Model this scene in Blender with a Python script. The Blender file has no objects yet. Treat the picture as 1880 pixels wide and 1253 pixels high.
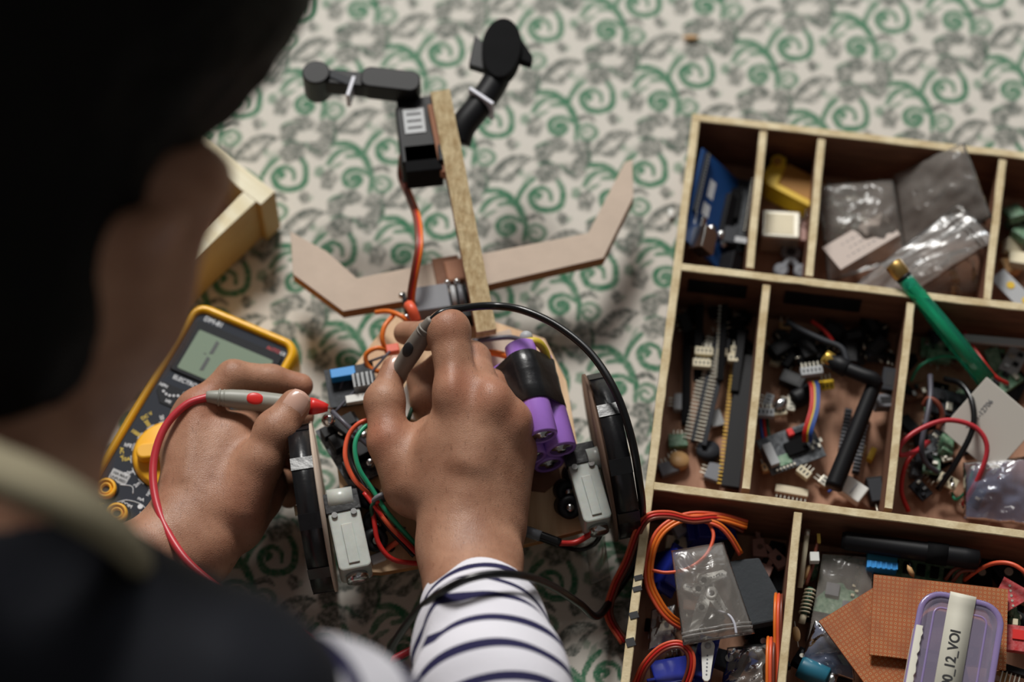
import bpy, bmesh, math, random
import numpy as np
from mathutils import Vector, Matrix, noise

# ------------------------------------------------------------------ camera, world, light
TILT = math.radians(28.0); DIST = 1530.0; FPX = 85.0 / 36.0 * 1880.0      # millimetres and pixels
_c, _s = math.cos(TILT), math.sin(TILT)
CAMP = Vector((0, -DIST * _s, DIST * _c))
S = 0.001
scene = bpy.context.scene
COL = scene.collection

def P(px, py, z=0.0):
    """the point of the place (mm) seen at photograph pixel px, py at height z"""
    a = (px - 940.0) / FPX; b = -(py - 626.5) / FPX
    d = Vector((a, _s + b * _c, -_c + b * _s))
    return CAMP + d * ((z - CAMP.z) / d.z)

cd = bpy.data.cameras.new('camera'); cam = bpy.data.objects.new('camera', cd); COL.objects.link(cam)
cam.location = CAMP * S; cam.rotation_euler = (TILT, 0, 0)
cd.lens = 85; cd.sensor_width = 36; cd.sensor_fit = 'HORIZONTAL'
cd.dof.use_dof = True
cd.dof.focus_distance = (P(860, 860, 88) - CAMP).dot(Vector((0, _s, -_c))) * S
cd.dof.aperture_fstop = 2.9
cd.dof.aperture_blades = 0
scene.camera = cam

world = bpy.data.worlds.new('world'); scene.world = world; world.use_nodes = True
world.node_tree.nodes['Background'].inputs[0].default_value = (1.0, 0.97, 0.92, 1)
world.node_tree.nodes['Background'].inputs[1].default_value = 0.10

def area(name, loc, target, size, power, color):
    ld = bpy.data.lights.new(name, 'AREA'); ld.shape = 'RECTANGLE'
    ld.size, ld.size_y = size; ld.energy = power; ld.color = color
    o = bpy.data.objects.new(name, ld); COL.objects.link(o); o.location = loc
    o.rotation_euler = (Vector(target) - Vector(loc)).to_track_quat('-Z', 'Y').to_euler()
area('window_daylight', (-0.35, 2.15, 2.15), (0.05, 0.05, 0), (0.75, 0.75), 92, (1.0, 0.98, 0.94))
area('second_window_daylight', (1.0, 2.3, 1.9), (0, 0, 0), (1.0, 1.0), 9, (0.93, 0.97, 1.0))

scene.view_settings.view_transform = 'Standard'
scene.view_settings.look = 'None'
scene.view_settings.exposure = 0.0
scene.view_settings.gamma = 1.0
scene.view_settings.use_curve_mapping = False
scene.cycles.max_bounces = 8
scene.cycles.transparent_max_bounces = 12
scene.cycles.transmission_bounces = 6

# ------------------------------------------------------------------ materials
def lin(c):
    return tuple(((v / 255.0) / 12.92 if v / 255.0 <= 0.04045 else (((v / 255.0) + 0.055) / 1.055) ** 2.4) for v in c)

def mat(name, c, rough=0.55, metal=0.0, var=0.0, vscale=60.0, bump=0.0, bscale=400.0, stretch=(1, 1, 1),
        alpha=1.0, trans=0.0, spec=0.5, c2=None, coat=0.0, sub=0.0):
    m = bpy.data.materials.new(name); m.use_nodes = True
    nt = m.node_tree; b = nt.nodes['Principled BSDF']
    col = lin(c) + (1,)
    b.inputs['Base Color'].default_value = col
    b.inputs['Roughness'].default_value = rough
    b.inputs['Metallic'].default_value = metal
    b.inputs['Alpha'].default_value = alpha
    b.inputs['Transmission Weight'].default_value = trans
    b.inputs['Specular IOR Level'].default_value = spec
    b.inputs['Coat Weight'].default_value = coat
    if sub:
        b.inputs['Subsurface Weight'].default_value = sub
        b.inputs['Subsurface Radius'].default_value = (1.0, 0.4, 0.2)
        b.inputs['Subsurface Scale'].default_value = 0.004
    if var or c2 or bump:
        tc = nt.nodes.new('ShaderNodeTexCoord'); mp = nt.nodes.new('ShaderNodeMapping')
        mp.inputs['Scale'].default_value = stretch
        nt.links.new(tc.outputs['Object'], mp.inputs['Vector'])
    if var or c2:
        n = nt.nodes.new('ShaderNodeTexNoise'); n.inputs['Scale'].default_value = vscale
        n.inputs['Detail'].default_value = 5; n.inputs['Roughness'].default_value = 0.62
        r = nt.nodes.new('ShaderNodeValToRGB')
        r.color_ramp.elements[0].position = 0.32; r.color_ramp.elements[1].position = 0.68
        lo = lin(c2) if c2 else tuple(v * (1 - var) for v in col[:3])
        r.color_ramp.elements[0].color = tuple(lo) + (1,); r.color_ramp.elements[1].color = col
        nt.links.new(mp.outputs[0], n.inputs['Vector']); nt.links.new(n.outputs['Fac'], r.inputs[0])
        nt.links.new(r.outputs[0], b.inputs['Base Color'])
    if bump:
        n2 = nt.nodes.new('ShaderNodeTexNoise'); n2.inputs['Scale'].default_value = bscale; n2.inputs['Detail'].default_value = 4
        bp = nt.nodes.new('ShaderNodeBump'); bp.inputs['Strength'].default_value = bump; bp.inputs['Distance'].default_value = 0.001
        nt.links.new(mp.outputs[0], n2.inputs['Vector']); nt.links.new(n2.outputs['Fac'], bp.inputs['Height'])
        nt.links.new(bp.outputs[0], b.inputs['Normal'])
    return m

M = {}
M['ply_edge'] = mat('ply_edge', (232, 216, 178), 0.7, c2=(190, 166, 122), vscale=70, stretch=(1, 1, 6), bump=0.3)
M['ply_face'] = mat('ply_face', (140, 96, 70), 0.75, c2=(108, 70, 50), vscale=30, stretch=(1, 1, 5), bump=0.2)
M['ply_base'] = mat('ply_base', (186, 140, 112), 0.7, c2=(158, 112, 86), vscale=30, stretch=(6, 1, 1), bump=0.2)
M['pale_wood_lit'] = mat('pale_wood_lit', (244, 236, 208), 0.6, c2=(226, 210, 168), vscale=14, stretch=(1, 8, 1), bump=0.2)  # pine of the rims, whitened so the colour carries their highlight
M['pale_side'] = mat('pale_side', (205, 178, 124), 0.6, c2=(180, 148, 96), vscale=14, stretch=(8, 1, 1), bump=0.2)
M['hardboard'] = mat('hardboard', (112, 86, 70), 0.8, var=0.2, vscale=50)
M['deck_wood'] = mat('deck_wood', (232, 198, 156), 0.55, c2=(206, 164, 122), vscale=16, stretch=(8, 1, 1), bump=0.15)
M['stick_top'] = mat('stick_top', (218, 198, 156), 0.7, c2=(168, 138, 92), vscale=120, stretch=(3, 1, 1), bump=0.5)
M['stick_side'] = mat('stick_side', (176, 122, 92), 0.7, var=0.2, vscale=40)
M['mdf'] = mat('mdf', (204, 184, 166), 0.75, var=0.09, vscale=60, bump=0.1)
M['mdf_edge'] = mat('mdf_edge', (176, 120, 70), 0.8, var=0.25, vscale=80)
M['black_plastic'] = mat('black_plastic', (22, 22, 25), 0.5, spec=.25)
M['black_matte'] = mat('black_matte', (17, 17, 19), 0.85, spec=.15, var=0.3, vscale=80)
M['black_tape'] = mat('black_tape', (30, 30, 33), 0.32, var=0.3, vscale=60, bump=0.5, bscale=90)
M['black_cable'] = mat('black_cable', (16, 16, 18), 0.28)
M['grey_plastic'] = mat('grey_plastic', (118, 120, 126), 0.5, var=0.1)
M['dark_grey'] = mat('dark_grey', (46, 48, 53), 0.6, spec=.25)
M['light_grey'] = mat('light_grey', (176, 178, 180), 0.5)
M['white_plastic'] = mat('white_plastic', (228, 228, 222), 0.4)
M['milky'] = mat('milky', (192, 196, 190), 0.3, var=0.14, vscale=120, sub=0.4)
M['cream'] = mat('cream', (232, 220, 188), 0.5, var=0.1)
M['red_plastic'] = mat('red_plastic', (226, 48, 44), 0.35)
M['red_cable'] = mat('red_cable', (196, 52, 62), 0.38, sub=0.1)
M['red_wire'] = mat('red_wire', (200, 40, 36), 0.4)
M['orange_wire'] = mat('orange_wire', (236, 120, 40), 0.4)
M['coral_wire'] = mat('coral_wire', (232, 96, 62), 0.4)
M['brown_wire'] = mat('brown_wire', (120, 60, 44), 0.4)
M['green_wire'] = mat('green_wire', (40, 158, 116), 0.4)
M['dark_green_wire'] = mat('dark_green_wire', (40, 84, 62), 0.4)
M['blue_wire'] = mat('blue_wire', (52, 84, 160), 0.4)
M['yellow_wire'] = mat('yellow_wire', (214, 186, 60), 0.4)
M['grey_wire'] = mat('grey_wire', (84, 82, 92), 0.4)
M['white_wire'] = mat('white_wire', (222, 220, 222), 0.4)
M['probe_grey'] = mat('probe_grey', (158, 158, 148), 0.45, var=0.08)
M['probe_dark'] = mat('probe_dark', (132, 124, 116), 0.5, var=0.12, vscale=90)
M['meter_yellow'] = mat('meter_yellow', (250, 186, 20), 0.35, coat=0.2)
M['meter_knob'] = mat('meter_knob', (252, 186, 40), 0.45)
M['meter_face'] = mat('meter_face', (54, 58, 66), 0.8, spec=.2)
M['meter_dark'] = mat('meter_dark', (28, 30, 35), 0.6, spec=.2)
M['lcd'] = mat('lcd', (132, 148, 130), 0.6, spec=.1)
M['lcd_ink'] = mat('lcd_ink', (40, 46, 46), 0.5)
M['print_white'] = mat('print_white', (225, 228, 232), 0.6)
M['print_yellow'] = mat('print_yellow', (226, 196, 70), 0.6)
M['print_red'] = mat('print_red', (200, 60, 60), 0.6)
M['ink'] = mat('ink', (24, 24, 28), 0.6)
M['steel'] = mat('steel', (200, 200, 200), 0.22, 1.0)
M['tin'] = mat('tin', (226, 220, 204), 0.35, 0.8, var=0.15)
M['brass'] = mat('brass', (196, 160, 96), 0.35, 0.9)
M['gold'] = mat('gold', (236, 196, 96), 0.3, 0.7)
M['purple'] = mat('purple', (172, 122, 218), 0.28, var=0.08, coat=0.3)
M['yellow_part'] = mat('yellow_part', (226, 186, 40), 0.5)
M['ochre_part'] = mat('ochre_part', (170, 118, 40), 0.6)
M['pcb_blue'] = mat('pcb_blue', (28, 72, 130), 0.4)
M['pcb_green'] = mat('pcb_green', (48, 112, 76), 0.45, c2=(150, 176, 150), vscale=330)
M['pcb_dark'] = mat('pcb_dark', (38, 43, 50), 0.5, spec=.3, c2=(120, 124, 128), vscale=360)
M['pcb_black'] = mat('pcb_black', (26, 29, 34), 0.5, spec=.25, c2=(58, 62, 68), vscale=300)
M['pcb_red'] = mat('pcb_red', (188, 34, 40), 0.4, c2=(206, 110, 110), vscale=420)
M['teal'] = mat('teal', (40, 110, 134), 0.4)
M['bright_blue'] = mat('bright_blue', (46, 150, 226), 0.4)
M['servo_blue'] = mat('servo_blue', (40, 54, 160), 0.25, trans=0.3)
M['pink_plastic'] = mat('pink_plastic', (170, 130, 120), 0.5)
M['tan_part'] = mat('tan_part', (200, 156, 104), 0.55)
M['green_tube'] = mat('green_tube', (50, 226, 180), 0.12, trans=0.8, coat=0.3)
M['peltier'] = mat('peltier', (222, 216, 206), 0.6)
M['foam'] = mat('foam', (58, 62, 66), 0.9, var=0.15, bump=0.3)
M['label_paper'] = mat('label_paper', (226, 222, 206), 0.6)
M['label_pink'] = mat('label_pink', (206, 190, 180), 0.6)

def plastic_film(name, tint, opacity, rough=0.12, bscale=50):
    m = bpy.data.materials.new(name); m.use_nodes = True; nt = m.node_tree; nt.nodes.clear()
    out = nt.nodes.new('ShaderNodeOutputMaterial')
    tr = nt.nodes.new('ShaderNodeBsdfTransparent'); tr.inputs[0].default_value = (0.93, 0.92, 0.91, 1)
    gl = nt.nodes.new('ShaderNodeBsdfGlossy'); gl.inputs['Roughness'].default_value = rough
    df = nt.nodes.new('ShaderNodeBsdfDiffuse'); df.inputs[0].default_value = lin(tint) + (1,)
    a1 = nt.nodes.new('ShaderNodeMixShader'); a2 = nt.nodes.new('ShaderNodeMixShader'); a1.inputs[0].default_value = opacity
    tc = nt.nodes.new('ShaderNodeTexCoord'); n = nt.nodes.new('ShaderNodeTexNoise'); n.inputs['Scale'].default_value = bscale
    n.inputs['Detail'].default_value = 3; n.inputs['Distortion'].default_value = 1.2
    bp = nt.nodes.new('ShaderNodeBump'); bp.inputs['Strength'].default_value = 0.5; bp.inputs['Distance'].default_value = 0.004
    fr_ = nt.nodes.new('ShaderNodeFresnel'); fr_.inputs[0].default_value = 1.42
    L = nt.links.new
    L(tc.outputs['Object'], n.inputs['Vector']); L(n.outputs['Fac'], bp.inputs['Height'])
    L(bp.outputs[0], gl.inputs['Normal']); L(bp.outputs[0], fr_.inputs['Normal'])
    L(tr.outputs[0], a1.inputs[1]); L(df.outputs[0], a1.inputs[2])
    L(fr_.outputs[0], a2.inputs[0]); L(a1.outputs[0], a2.inputs[1]); L(gl.outputs[0], a2.inputs[2])
    L(a2.outputs[0], out.inputs[0])
    return m
M['bag_film'] = plastic_film('bag_film', (214, 206, 198), 0.19, 0.2)
M['milky_film'] = plastic_film('milky_film', (222, 218, 214), 0.24, 0.25)
M['antistatic_film'] = plastic_film('antistatic_film', (150, 160, 190), 0.30, 0.1)
M['tub_plastic'] = plastic_film('tub_plastic', (196, 184, 214), 0.34, 0.18, 8)
M['tub_rim'] = plastic_film('tub_rim', (176, 156, 214), 0.62, 0.18, 8)
M['zip_tie'] = mat('zip_tie', (206, 206, 216), 0.4)

# perforated prototyping board: copper pads on a square grid
def perf_mat():
    m = bpy.data.materials.new('perfboard'); m.use_nodes = True; nt = m.node_tree; b = nt.nodes['Principled BSDF']
    b.inputs['Roughness'].default_value = 0.55
    L = nt.links.new; N = nt.nodes.new
    tc = N('ShaderNodeTexCoord'); sp = N('ShaderNodeSeparateXYZ'); L(tc.outputs['Object'], sp.inputs[0])
    def fr1(sock):
        a = N('ShaderNodeMath'); a.operation = 'MULTIPLY'; a.inputs[1].default_value = 1000 / 2.54; L(sock, a.inputs[0])
        f = N('ShaderNodeMath'); f.operation = 'FRACT'; L(a.outputs[0], f.inputs[0])
        s = N('ShaderNodeMath'); s.operation = 'SUBTRACT'; s.inputs[1].default_value = 0.5; L(f.outputs[0], s.inputs[0])
        p = N('ShaderNodeMath'); p.operation = 'POWER'; p.inputs[1].default_value = 2; L(s.outputs[0], p.inputs[0])
        return p.outputs[0]
    ad = N('ShaderNodeMath'); ad.operation = 'ADD'; L(fr1(sp.outputs[0]), ad.inputs[0]); L(fr1(sp.outputs[1]), ad.inputs[1])
    sq = N('ShaderNodeMath'); sq.operation = 'SQRT'; L(ad.outputs[0], sq.inputs[0])
    r = N('ShaderNodeValToRGB'); cr = r.color_ramp; cr.interpolation = 'LINEAR'
    cr.elements[0].position = 0.0; cr.elements[0].color = lin((120, 66, 30)) + (1,)
    cr.elements[1].position = 1.0; cr.elements[1].color = lin((168, 88, 32)) + (1,)
    for p, c in ((0.14, (120, 66, 30)), (0.17, (206, 158, 104)), (0.23, (210, 156, 100)), (0.29, (168, 88, 32))):
        e = cr.elements.new(p); e.color = lin(c) + (1,)
    L(sq.outputs[0], r.inputs[0]); 
    n = N('ShaderNodeTexNoise'); n.inputs['Scale'].default_value = 60; L(tc.outputs['Object'], n.inputs[0])
    mx = N('ShaderNodeMix'); mx.data_type = 'RGBA'; mx.inputs[7].default_value = lin((140, 70, 24)) + (1,)
    mr = N('ShaderNodeMapRange'); mr.inputs[1].default_value = 0.45; mr.inputs[2].default_value = 0.75; mr.inputs[4].default_value = 0.6
    L(n.outputs['Fac'], mr.inputs[0]); L(mr.outputs[0], mx.inputs[0]); L(r.outputs[0], mx.inputs[6]); L(mx.outputs[2], b.inputs['Base Color'])
    return m
M['perf'] = perf_mat()

# ------------------------------------------------------------------ mesh building
def V(*a): return Vector(a if len(a) > 1 else a[0])

def catmull(pts, n=8):
    pts = [Vector(p) for p in pts]
    if len(pts) < 3: return pts
    q = [pts[0] * 2 - pts[1]] + pts + [pts[-1] * 2 - pts[-2]]
    out = []
    for i in range(1, len(q) - 2):
        p0, p1, p2, p3 = q[i - 1:i + 3]
        for k in range(n):
            t = k / n
            out.append(0.5 * ((2 * p1) + (p2 - p0) * t + (2 * p0 - 5 * p1 + 4 * p2 - p3) * t * t + (3 * p1 - p0 - 3 * p2 + p3) * t ** 3))
    out.append(pts[-1]); return out

class MB:
    def __init__(s): s.v = []; s.f = []; s.m = []; s.sm = []; s.cur = 0; s.T = Matrix.Identity(4)
    def mat(s, i): s.cur = i; return s
    def at(s, T): s.T = T; return s
    def add(s, vs, fs, smooth=False):
        b = len(s.v)
        s.v += [s.T @ Vector(p) for p in vs]
        for f in fs: s.f.append([b + i for i in f]); s.m.append(s.cur); s.sm.append(smooth)
        return s
    def box(s, c, d, rz=0.0):
        x, y, z = d[0] / 2, d[1] / 2, d[2] / 2
        R = Matrix.Rotation(rz, 3, 'Z')
        vs = [Vector(c) + R @ Vector((i * x, j * y, k * z)) for i in (-1, 1) for j in (-1, 1) for k in (-1, 1)]
        return s.add(vs, [(0, 1, 3, 2), (4, 6, 7, 5), (0, 4, 5, 1), (2, 3, 7, 6), (0, 2, 6, 4), (1, 5, 7, 3)])
    def tube(s, pts, r, n=10, smooth_path=True, cap=True, sub=6, flat=1.0):
        path = catmull(pts, sub) if smooth_path else [Vector(p) for p in pts]
        m = len(path); rr = r if callable(r) else (lambda t: r)
        t0 = (path[1] - path[0]).normalized()
        nrm = t0.orthogonal().normalized(); vs = []
        for i, p in enumerate(path):
            t = (path[min(i + 1, m - 1)] - path[max(i - 1, 0)]).normalized()
            nrm = (nrm - t * nrm.dot(t)).normalized(); bi = t.cross(nrm)
            R = rr(i / (m - 1))
            for k in range(n):
                a = 2 * math.pi * k / n
                vs.append(p + nrm * (math.cos(a) * R * flat) + bi * (math.sin(a) * R))
        fs = [(i * n + k, i * n + (k + 1) % n, (i + 1) * n + (k + 1) % n, (i + 1) * n + k) for i in range(m - 1) for k in range(n)]
        if cap: fs += [tuple(range(n - 1, -1, -1)), tuple((m - 1) * n + k for k in range(n))]
        return s.add(vs, fs, True)
    def cyl(s, p0, p1, r0, r1=None, n=24):
        r1 = r0 if r1 is None else r1
        p0 = Vector(p0); p1 = Vector(p1); t = (p1 - p0).normalized(); a = t.orthogonal().normalized(); b = t.cross(a)
        vs = []
        for p, r in ((p0, r0), (p1, r1)):
            for k in range(n):
                w = 2 * math.pi * k / n; vs.append(p + a * math.cos(w) * r + b * math.sin(w) * r)
        s.add(vs, [(k, (k + 1) % n, n + (k + 1) % n, n + k) for k in range(n)], True)
        s.add(vs, [tuple(range(n - 1, -1, -1)), tuple(n + k for k in range(n))])
        return s
    def lathe(s, prof, p0=(0, 0, 0), ax=(0, 0, 1), n=28):
        t = Vector(ax).normalized(); a = t.orthogonal().normalized(); b = t.cross(a); p0 = Vector(p0); vs = []
        for r, h in prof:
            for k in range(n):
                w = 2 * math.pi * k / n; vs.append(p0 + t * h + a * math.cos(w) * r + b * math.sin(w) * r)
        m = len(prof)
        fs = [(i * n + k, i * n + (k + 1) % n, (i + 1) * n + (k + 1) % n, (i + 1) * n + k) for i in range(m - 1) for k in range(n)]
        fs += [tuple(range(n - 1, -1, -1)), tuple((m - 1) * n + k for k in range(n))]
        return s.add(vs, fs, True)
    def sphere(s, c, r, n=12, sc=(1, 1, 1)):
        vs = []; fs = []
        for i in range(n + 1):
            th = math.pi * i / n
            for k in range(2 * n):
                ph = math.pi * k / n
                vs.append(Vector(c) + Vector((r * sc[0] * math.sin(th) * math.cos(ph), r * sc[1] * math.sin(th) * math.sin(ph), r * sc[2] * math.cos(th))))
        for i in range(n):
            for k in range(2 * n): fs.append((i * 2 * n + k, (i + 1) * 2 * n + k, (i + 1) * 2 * n + (k + 1) % (2 * n), i * 2 * n + (k + 1) % (2 * n)))
        return s.add(vs, fs, True)
    def prism(s, poly, z0, z1, mt=None, ms=None):
        n = len(poly); ar = sum(poly[i][0] * poly[(i + 1) % n][1] - poly[(i + 1) % n][0] * poly[i][1] for i in range(n))
        if ar < 0: poly = poly[::-1]
        vs = [Vector((p[0], p[1], z0)) for p in poly] + [Vector((p[0], p[1], z1)) for p in poly]
        c = s.cur
        if mt is not None: s.cur = mt
        s.add(vs, [tuple(range(n - 1, -1, -1)), tuple(n + k for k in range(n))])
        if ms is not None: s.cur = ms
        s.add(vs, [(k, (k + 1) % n, n + (k + 1) % n, n + k) for k in range(n)])
        s.cur = c
        return s
    def grid(s, G, smooth=True, closed=False):
        nr, nc = len(G), len(G[0]); vs = [p for r in G for p in r]
        cc = nc if closed else nc - 1
        return s.add(vs, [(i * nc + k, i * nc + (k + 1) % nc, (i + 1) * nc + (k + 1) % nc, (i + 1) * nc + k) for i in range(nr - 1) for k in range(cc)], smooth)
    def build(s, name, mats, parent=None, world=False, bevel=0.0, solid=0.0, subd=0, label=None):
        me = bpy.data.meshes.new(name)
        vs = s.v
        if world and parent is not None:
            W = full(parent).inverted()
            vs = [W @ (p * S) for p in vs]; me.from_pydata([tuple(p) for p in vs], [], s.f)
        else:
            me.from_pydata([tuple(p * S) for p in vs], [], s.f)
        if not isinstance(mats, (list, tuple)): mats = [mats]
        for m in mats: me.materials.append(M[m] if isinstance(m, str) else m)
        me.polygons.foreach_set('material_index', s.m); me.polygons.foreach_set('use_smooth', s.sm)
        me.update()
        bm = bmesh.new(); bm.from_mesh(me); bmesh.ops.remove_doubles(bm, verts=bm.verts, dist=1e-6)
        bmesh.ops.recalc_face_normals(bm, faces=bm.faces); bm.to_mesh(me); bm.free()
        o = bpy.data.objects.new(name, me); COL.objects.link(o)
        if parent is not None: o.parent = parent
        if bevel:
            md = o.modifiers.new('bevel', 'BEVEL'); md.width = bevel * S; md.segments = 2; md.limit_method = 'ANGLE'; md.angle_limit = math.radians(40)
        if solid:
            md = o.modifiers.new('solid', 'SOLIDIFY'); md.thickness = solid * S; md.offset = 0
        if subd:
            md = o.modifiers.new('sub', 'SUBSURF'); md.levels = subd; md.render_levels = subd
        if label: o['label'] = label
        return o

def full(o):
    W = o.matrix_basis.copy(); p = o.parent
    while p is not None: W = p.matrix_basis @ W; p = p.parent
    return W

def thing(name, label, cat, T=None, group=None):
    o = bpy.data.objects.new(name, None); COL.objects.link(o); o.empty_display_size = 0.01
    if T is not None:
        W = T.copy(); W.translation = T.translation * S; o.matrix_basis = W
    o['label'] = label; o['category'] = cat
    if group: o['group'] = group
    return o
def tag(o, label, cat, group=None, kind=None):
    o['label'] = label; o['category'] = cat
    if group: o['group'] = group
    if kind: o['kind'] = kind
    return o
def copy_tree(o, parent=None):
    c = o.copy(); COL.objects.link(c)
    if parent is not None: c.parent = parent
    for ch in list(o.children): copy_tree(ch, c)
    return c

def basis(o, x, up=(0, 0, 1)):
    """frame with its origin at o, x axis along x and z as near to up as can be"""
    x = Vector(x).normalized(); u = Vector(up); y = u.cross(x).normalized(); z = x.cross(y)
    T = Matrix((x, y, z)).transposed().to_4x4(); T.translation = Vector(o); return T
def fr(p0, p1, z=5.0, z1=None, roll=0.0):
    a = P(p0[0], p0[1], z); b = P(p1[0], p1[1], z if z1 is None else z1)
    T = basis((a + b) / 2, b - a) @ Matrix.Rotation(math.radians(roll), 4, 'X')
    return T, (b - a).length
def PP(pts, z=None): return [P(p[0], p[1], (p[2] if len(p) > 2 else z)) for p in pts]
def rrect(x0, y0, x1, y1, r, n=5):
    out = []
    for cx, cy, a in ((x1 - r, y1 - r, 0), (x0 + r, y1 - r, 90), (x0 + r, y0 + r, 180), (x1 - r, y0 + r, 270)):
        for k in range(n + 1):
            w = math.radians(a + 90 * k / n); out.append((cx + r * math.cos(w), cy + r * math.sin(w)))
    return out
def text(body, name, T, size, m, parent, depth=0.06, align='CENTER', sx=1.0, bold=0.0):
    cu = bpy.data.curves.new(name, 'FONT'); cu.body = body; cu.size = size * S; cu.extrude = depth * S
    cu.align_x = align; cu.align_y = 'CENTER'; cu.offset = bold * S; cu.materials.append(M[m])
    o = bpy.data.objects.new(name, cu); COL.objects.link(o)
    W = T.copy(); W.translation = T.translation * S
    dg_ = bpy.context.evaluated_depsgraph_get(); COL.objects.unlink(o)
    COL.objects.link(o); bpy.context.view_layer.update()
    me = bpy.data.meshes.new_from_object(o); bpy.data.objects.remove(o)
    o = bpy.data.objects.new(name, me); COL.objects.link(o)
    o.parent = parent; o.matrix_basis = W @ Matrix.Diagonal((sx, 1, 1, 1)); return o
def wire(parent, pts, r, m, name='wire', label=None, z=None, n=8):
    return MB().tube(PP(pts, z), r, n).build(name, m, parent, world=True, label=label)

# ------------------------------------------------------------------ the setting
fl = MB().box((0, 0, -16), (4200, 4200, 20)).build('floor', mat('floor_tile', (150, 140, 128), 0.5, var=0.1, vscale=3))
fl['kind'] = 'structure'

# printed tablecloth: woven print stored per vertex on a fine mesh
rng = np.random.default_rng(4)
def build_cloth():
    v1 = np.array([67.35, 21.0]); v2 = np.array([34.36, -57.24])
    o0 = P(1118, 104); o0 = np.array([o0.x, o0.y])
    def C(x, y):   # offset of a print detail from the flower centre, in mm on the cloth
        q = P(880 + x / 4.7, y / 4.7); return np.array([q.x, q.y]) - o0
    N = 420
    uu, vv = np.meshgrid((np.arange(N) + .5) / N, (np.arange(N) + .5) / N, indexing='ij')
    X = uu * v1[0] + vv * v2[0]; Y = uu * v1[1] + vv * v2[1]
    green = np.zeros((N, N)); dark = np.zeros((N, N))
    def seg(a, b, pts, w, soft, acc, amt):
        ax, ay = a; bx, by = b; dx, dy = bx - ax, by - ay; L = dx * dx + dy * dy + 1e-9
        for i in (-2, -1, 0, 1, 2):
            for j in (-2, -1, 0, 1, 2):
                x = X + i * v1[0] + j * v2[0]; y = Y + i * v1[1] + j * v2[1]
                if (x.min() > max(ax, bx) + 6 or x.max() < min(ax, bx) - 6 or y.min() > max(ay, by) + 6 or y.max() < min(ay, by) - 6): continue
                t = np.clip(((x - ax) * dx + (y - ay) * dy) / L, 0, 1)
                d = np.hypot(x - ax - t * dx, y - ay - t * dy)
                np.maximum(acc, amt * np.clip((w - d) / soft + .5, 0, 1), out=acc)
    def line(pts, w, acc, amt=1.0):
        w *= 1.4
        q = catmull([Vector((*C(*p), 0)) for p in pts], 4); n = len(q) - 1
        for i in range(n):
            ww = w * (0.45 + 0.55 * math.sin(math.pi * min(1, (i + 1.5) / n * .8 + .15)))
            seg((q[i].x, q[i].y), (q[i + 1].x, q[i + 1].y), None, ww, 0.7, acc, amt)
    def blob(cx, cy, rx, ry, acc, amt, rot=0, soft=0.25):
        rx *= 1.24; ry *= 1.24; c = C(cx, cy); e = C(cx + 10, cy) - c; g = C(cx, cy + 10) - c
        sx = abs(e[0]) / 10; sy = abs(g[1]) / 10; cr, sr = math.cos(rot), math.sin(rot)
        for i in (-2, -1, 0, 1, 2):
            for j in (-2, -1, 0, 1, 2):
                x = (X + i * v1[0] + j * v2[0] - c[0]) / sx; y = -(Y + i * v1[1] + j * v2[1] - c[1]) / sy
                a = (x * cr + y * sr) / rx; b = (-x * sr + y * cr) / ry
                d = np.hypot(a, b) * (1 + 0.10 * np.sin(5 * np.arctan2(b, a)))
                if amt > 0: np.maximum(acc, amt * np.clip((1 - d) / soft, 0, 1), out=acc)
                else: acc *= 1 + amt * np.clip((1 - d) / soft, 0, 1)
    # flower head with five petals
    for p in ((1085, 395, 85, 62, .2), (1275, 440, 100, 70, -.5), (1225, 600, 92, 70, .5), (1010, 625, 105, 80, -.3), (965, 470, 72, 78, .3), (1290, 520, 70, 60, 0)):
        blob(p[0], p[1], p[2], p[3], dark, .86, p[4])
    blob(1140, 500, 92, 46, dark, -.95); blob(1180, 520, 40, 20, dark, -.6)
    for p in (((900, 420), (960, 385), (1040, 380)), ((1330, 600), (1360, 500), (1330, 400)), ((930, 560), (1010, 540), (1070, 560)), ((1110, 560), (1170, 610), (1250, 640))):
        line(p, 0.8, green, .9)
    # big scroll
    line([(1095, 690), (1135, 760), (1140, 860), (1105, 915), (1010, 940), (915, 915), (870, 840), (890, 785), (960, 755), (1030, 790), (1045, 860)], 1.7, green)
    line([(900, 800), (945, 815), (925, 850)], 1.6, green)
    line([(890, 680), (815, 750), (770, 830), (765, 880)], 1.4, green)
    # stem and its offshoots
    line([(500, 785), (600, 785), (680, 825), (760, 900), (805, 980), (835, 1060), (825, 1190)], 1.9, green)
    line([(610, 895), (690, 885), (760, 915)], 1.3, green, .9)
    line([(455, 955), (500, 885), (570, 840), (660, 835)], 1.6, green, .9)
    line([(520, 980), (580, 945)], 1.4, green, .8)
    # middle scroll
    line([(800, 1040), (720, 1000), (640, 1010), (600, 1060), (625, 1125), (690, 1140), (740, 1100), (720, 1055), (670, 1055), (660, 1090), (695, 1095)], 1.5, green)
    blob(690, 1082, 26, 22, green, .9)
    # small scroll
    line([(860, 1085), (920, 1060), (985, 1090), (1000, 1140), (950, 1185), (885, 1175), (865, 1130), (905, 1110), (940, 1135)], 1.3, green, .85)
    line([(855, 1005), (930, 985), (990, 1025)], 1.5, dark, .95)
    # berry, bud
    blob(1143, 1005, 38, 52, dark, .9, -.4); blob(1200, 1010, 20, 22, green, .5)
    blob(470, 1085, 66, 80, dark, .84, .2); blob(385, 1020, 40, 45, green, .7, .4); blob(520, 975, 55, 18, green, .7, -.5); blob(500, 1055, 22, 26, dark, -.5)
    # long leaf
    line([(1385, 450), (1450, 370), (1530, 305), (1620, 280), (1715, 295)], 1.8, dark, .95)
    line([(1385, 465), (1470, 460), (1550, 470), (1600, 400), (1650, 340), (1715, 295)], 1.4, dark, .85)
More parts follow.
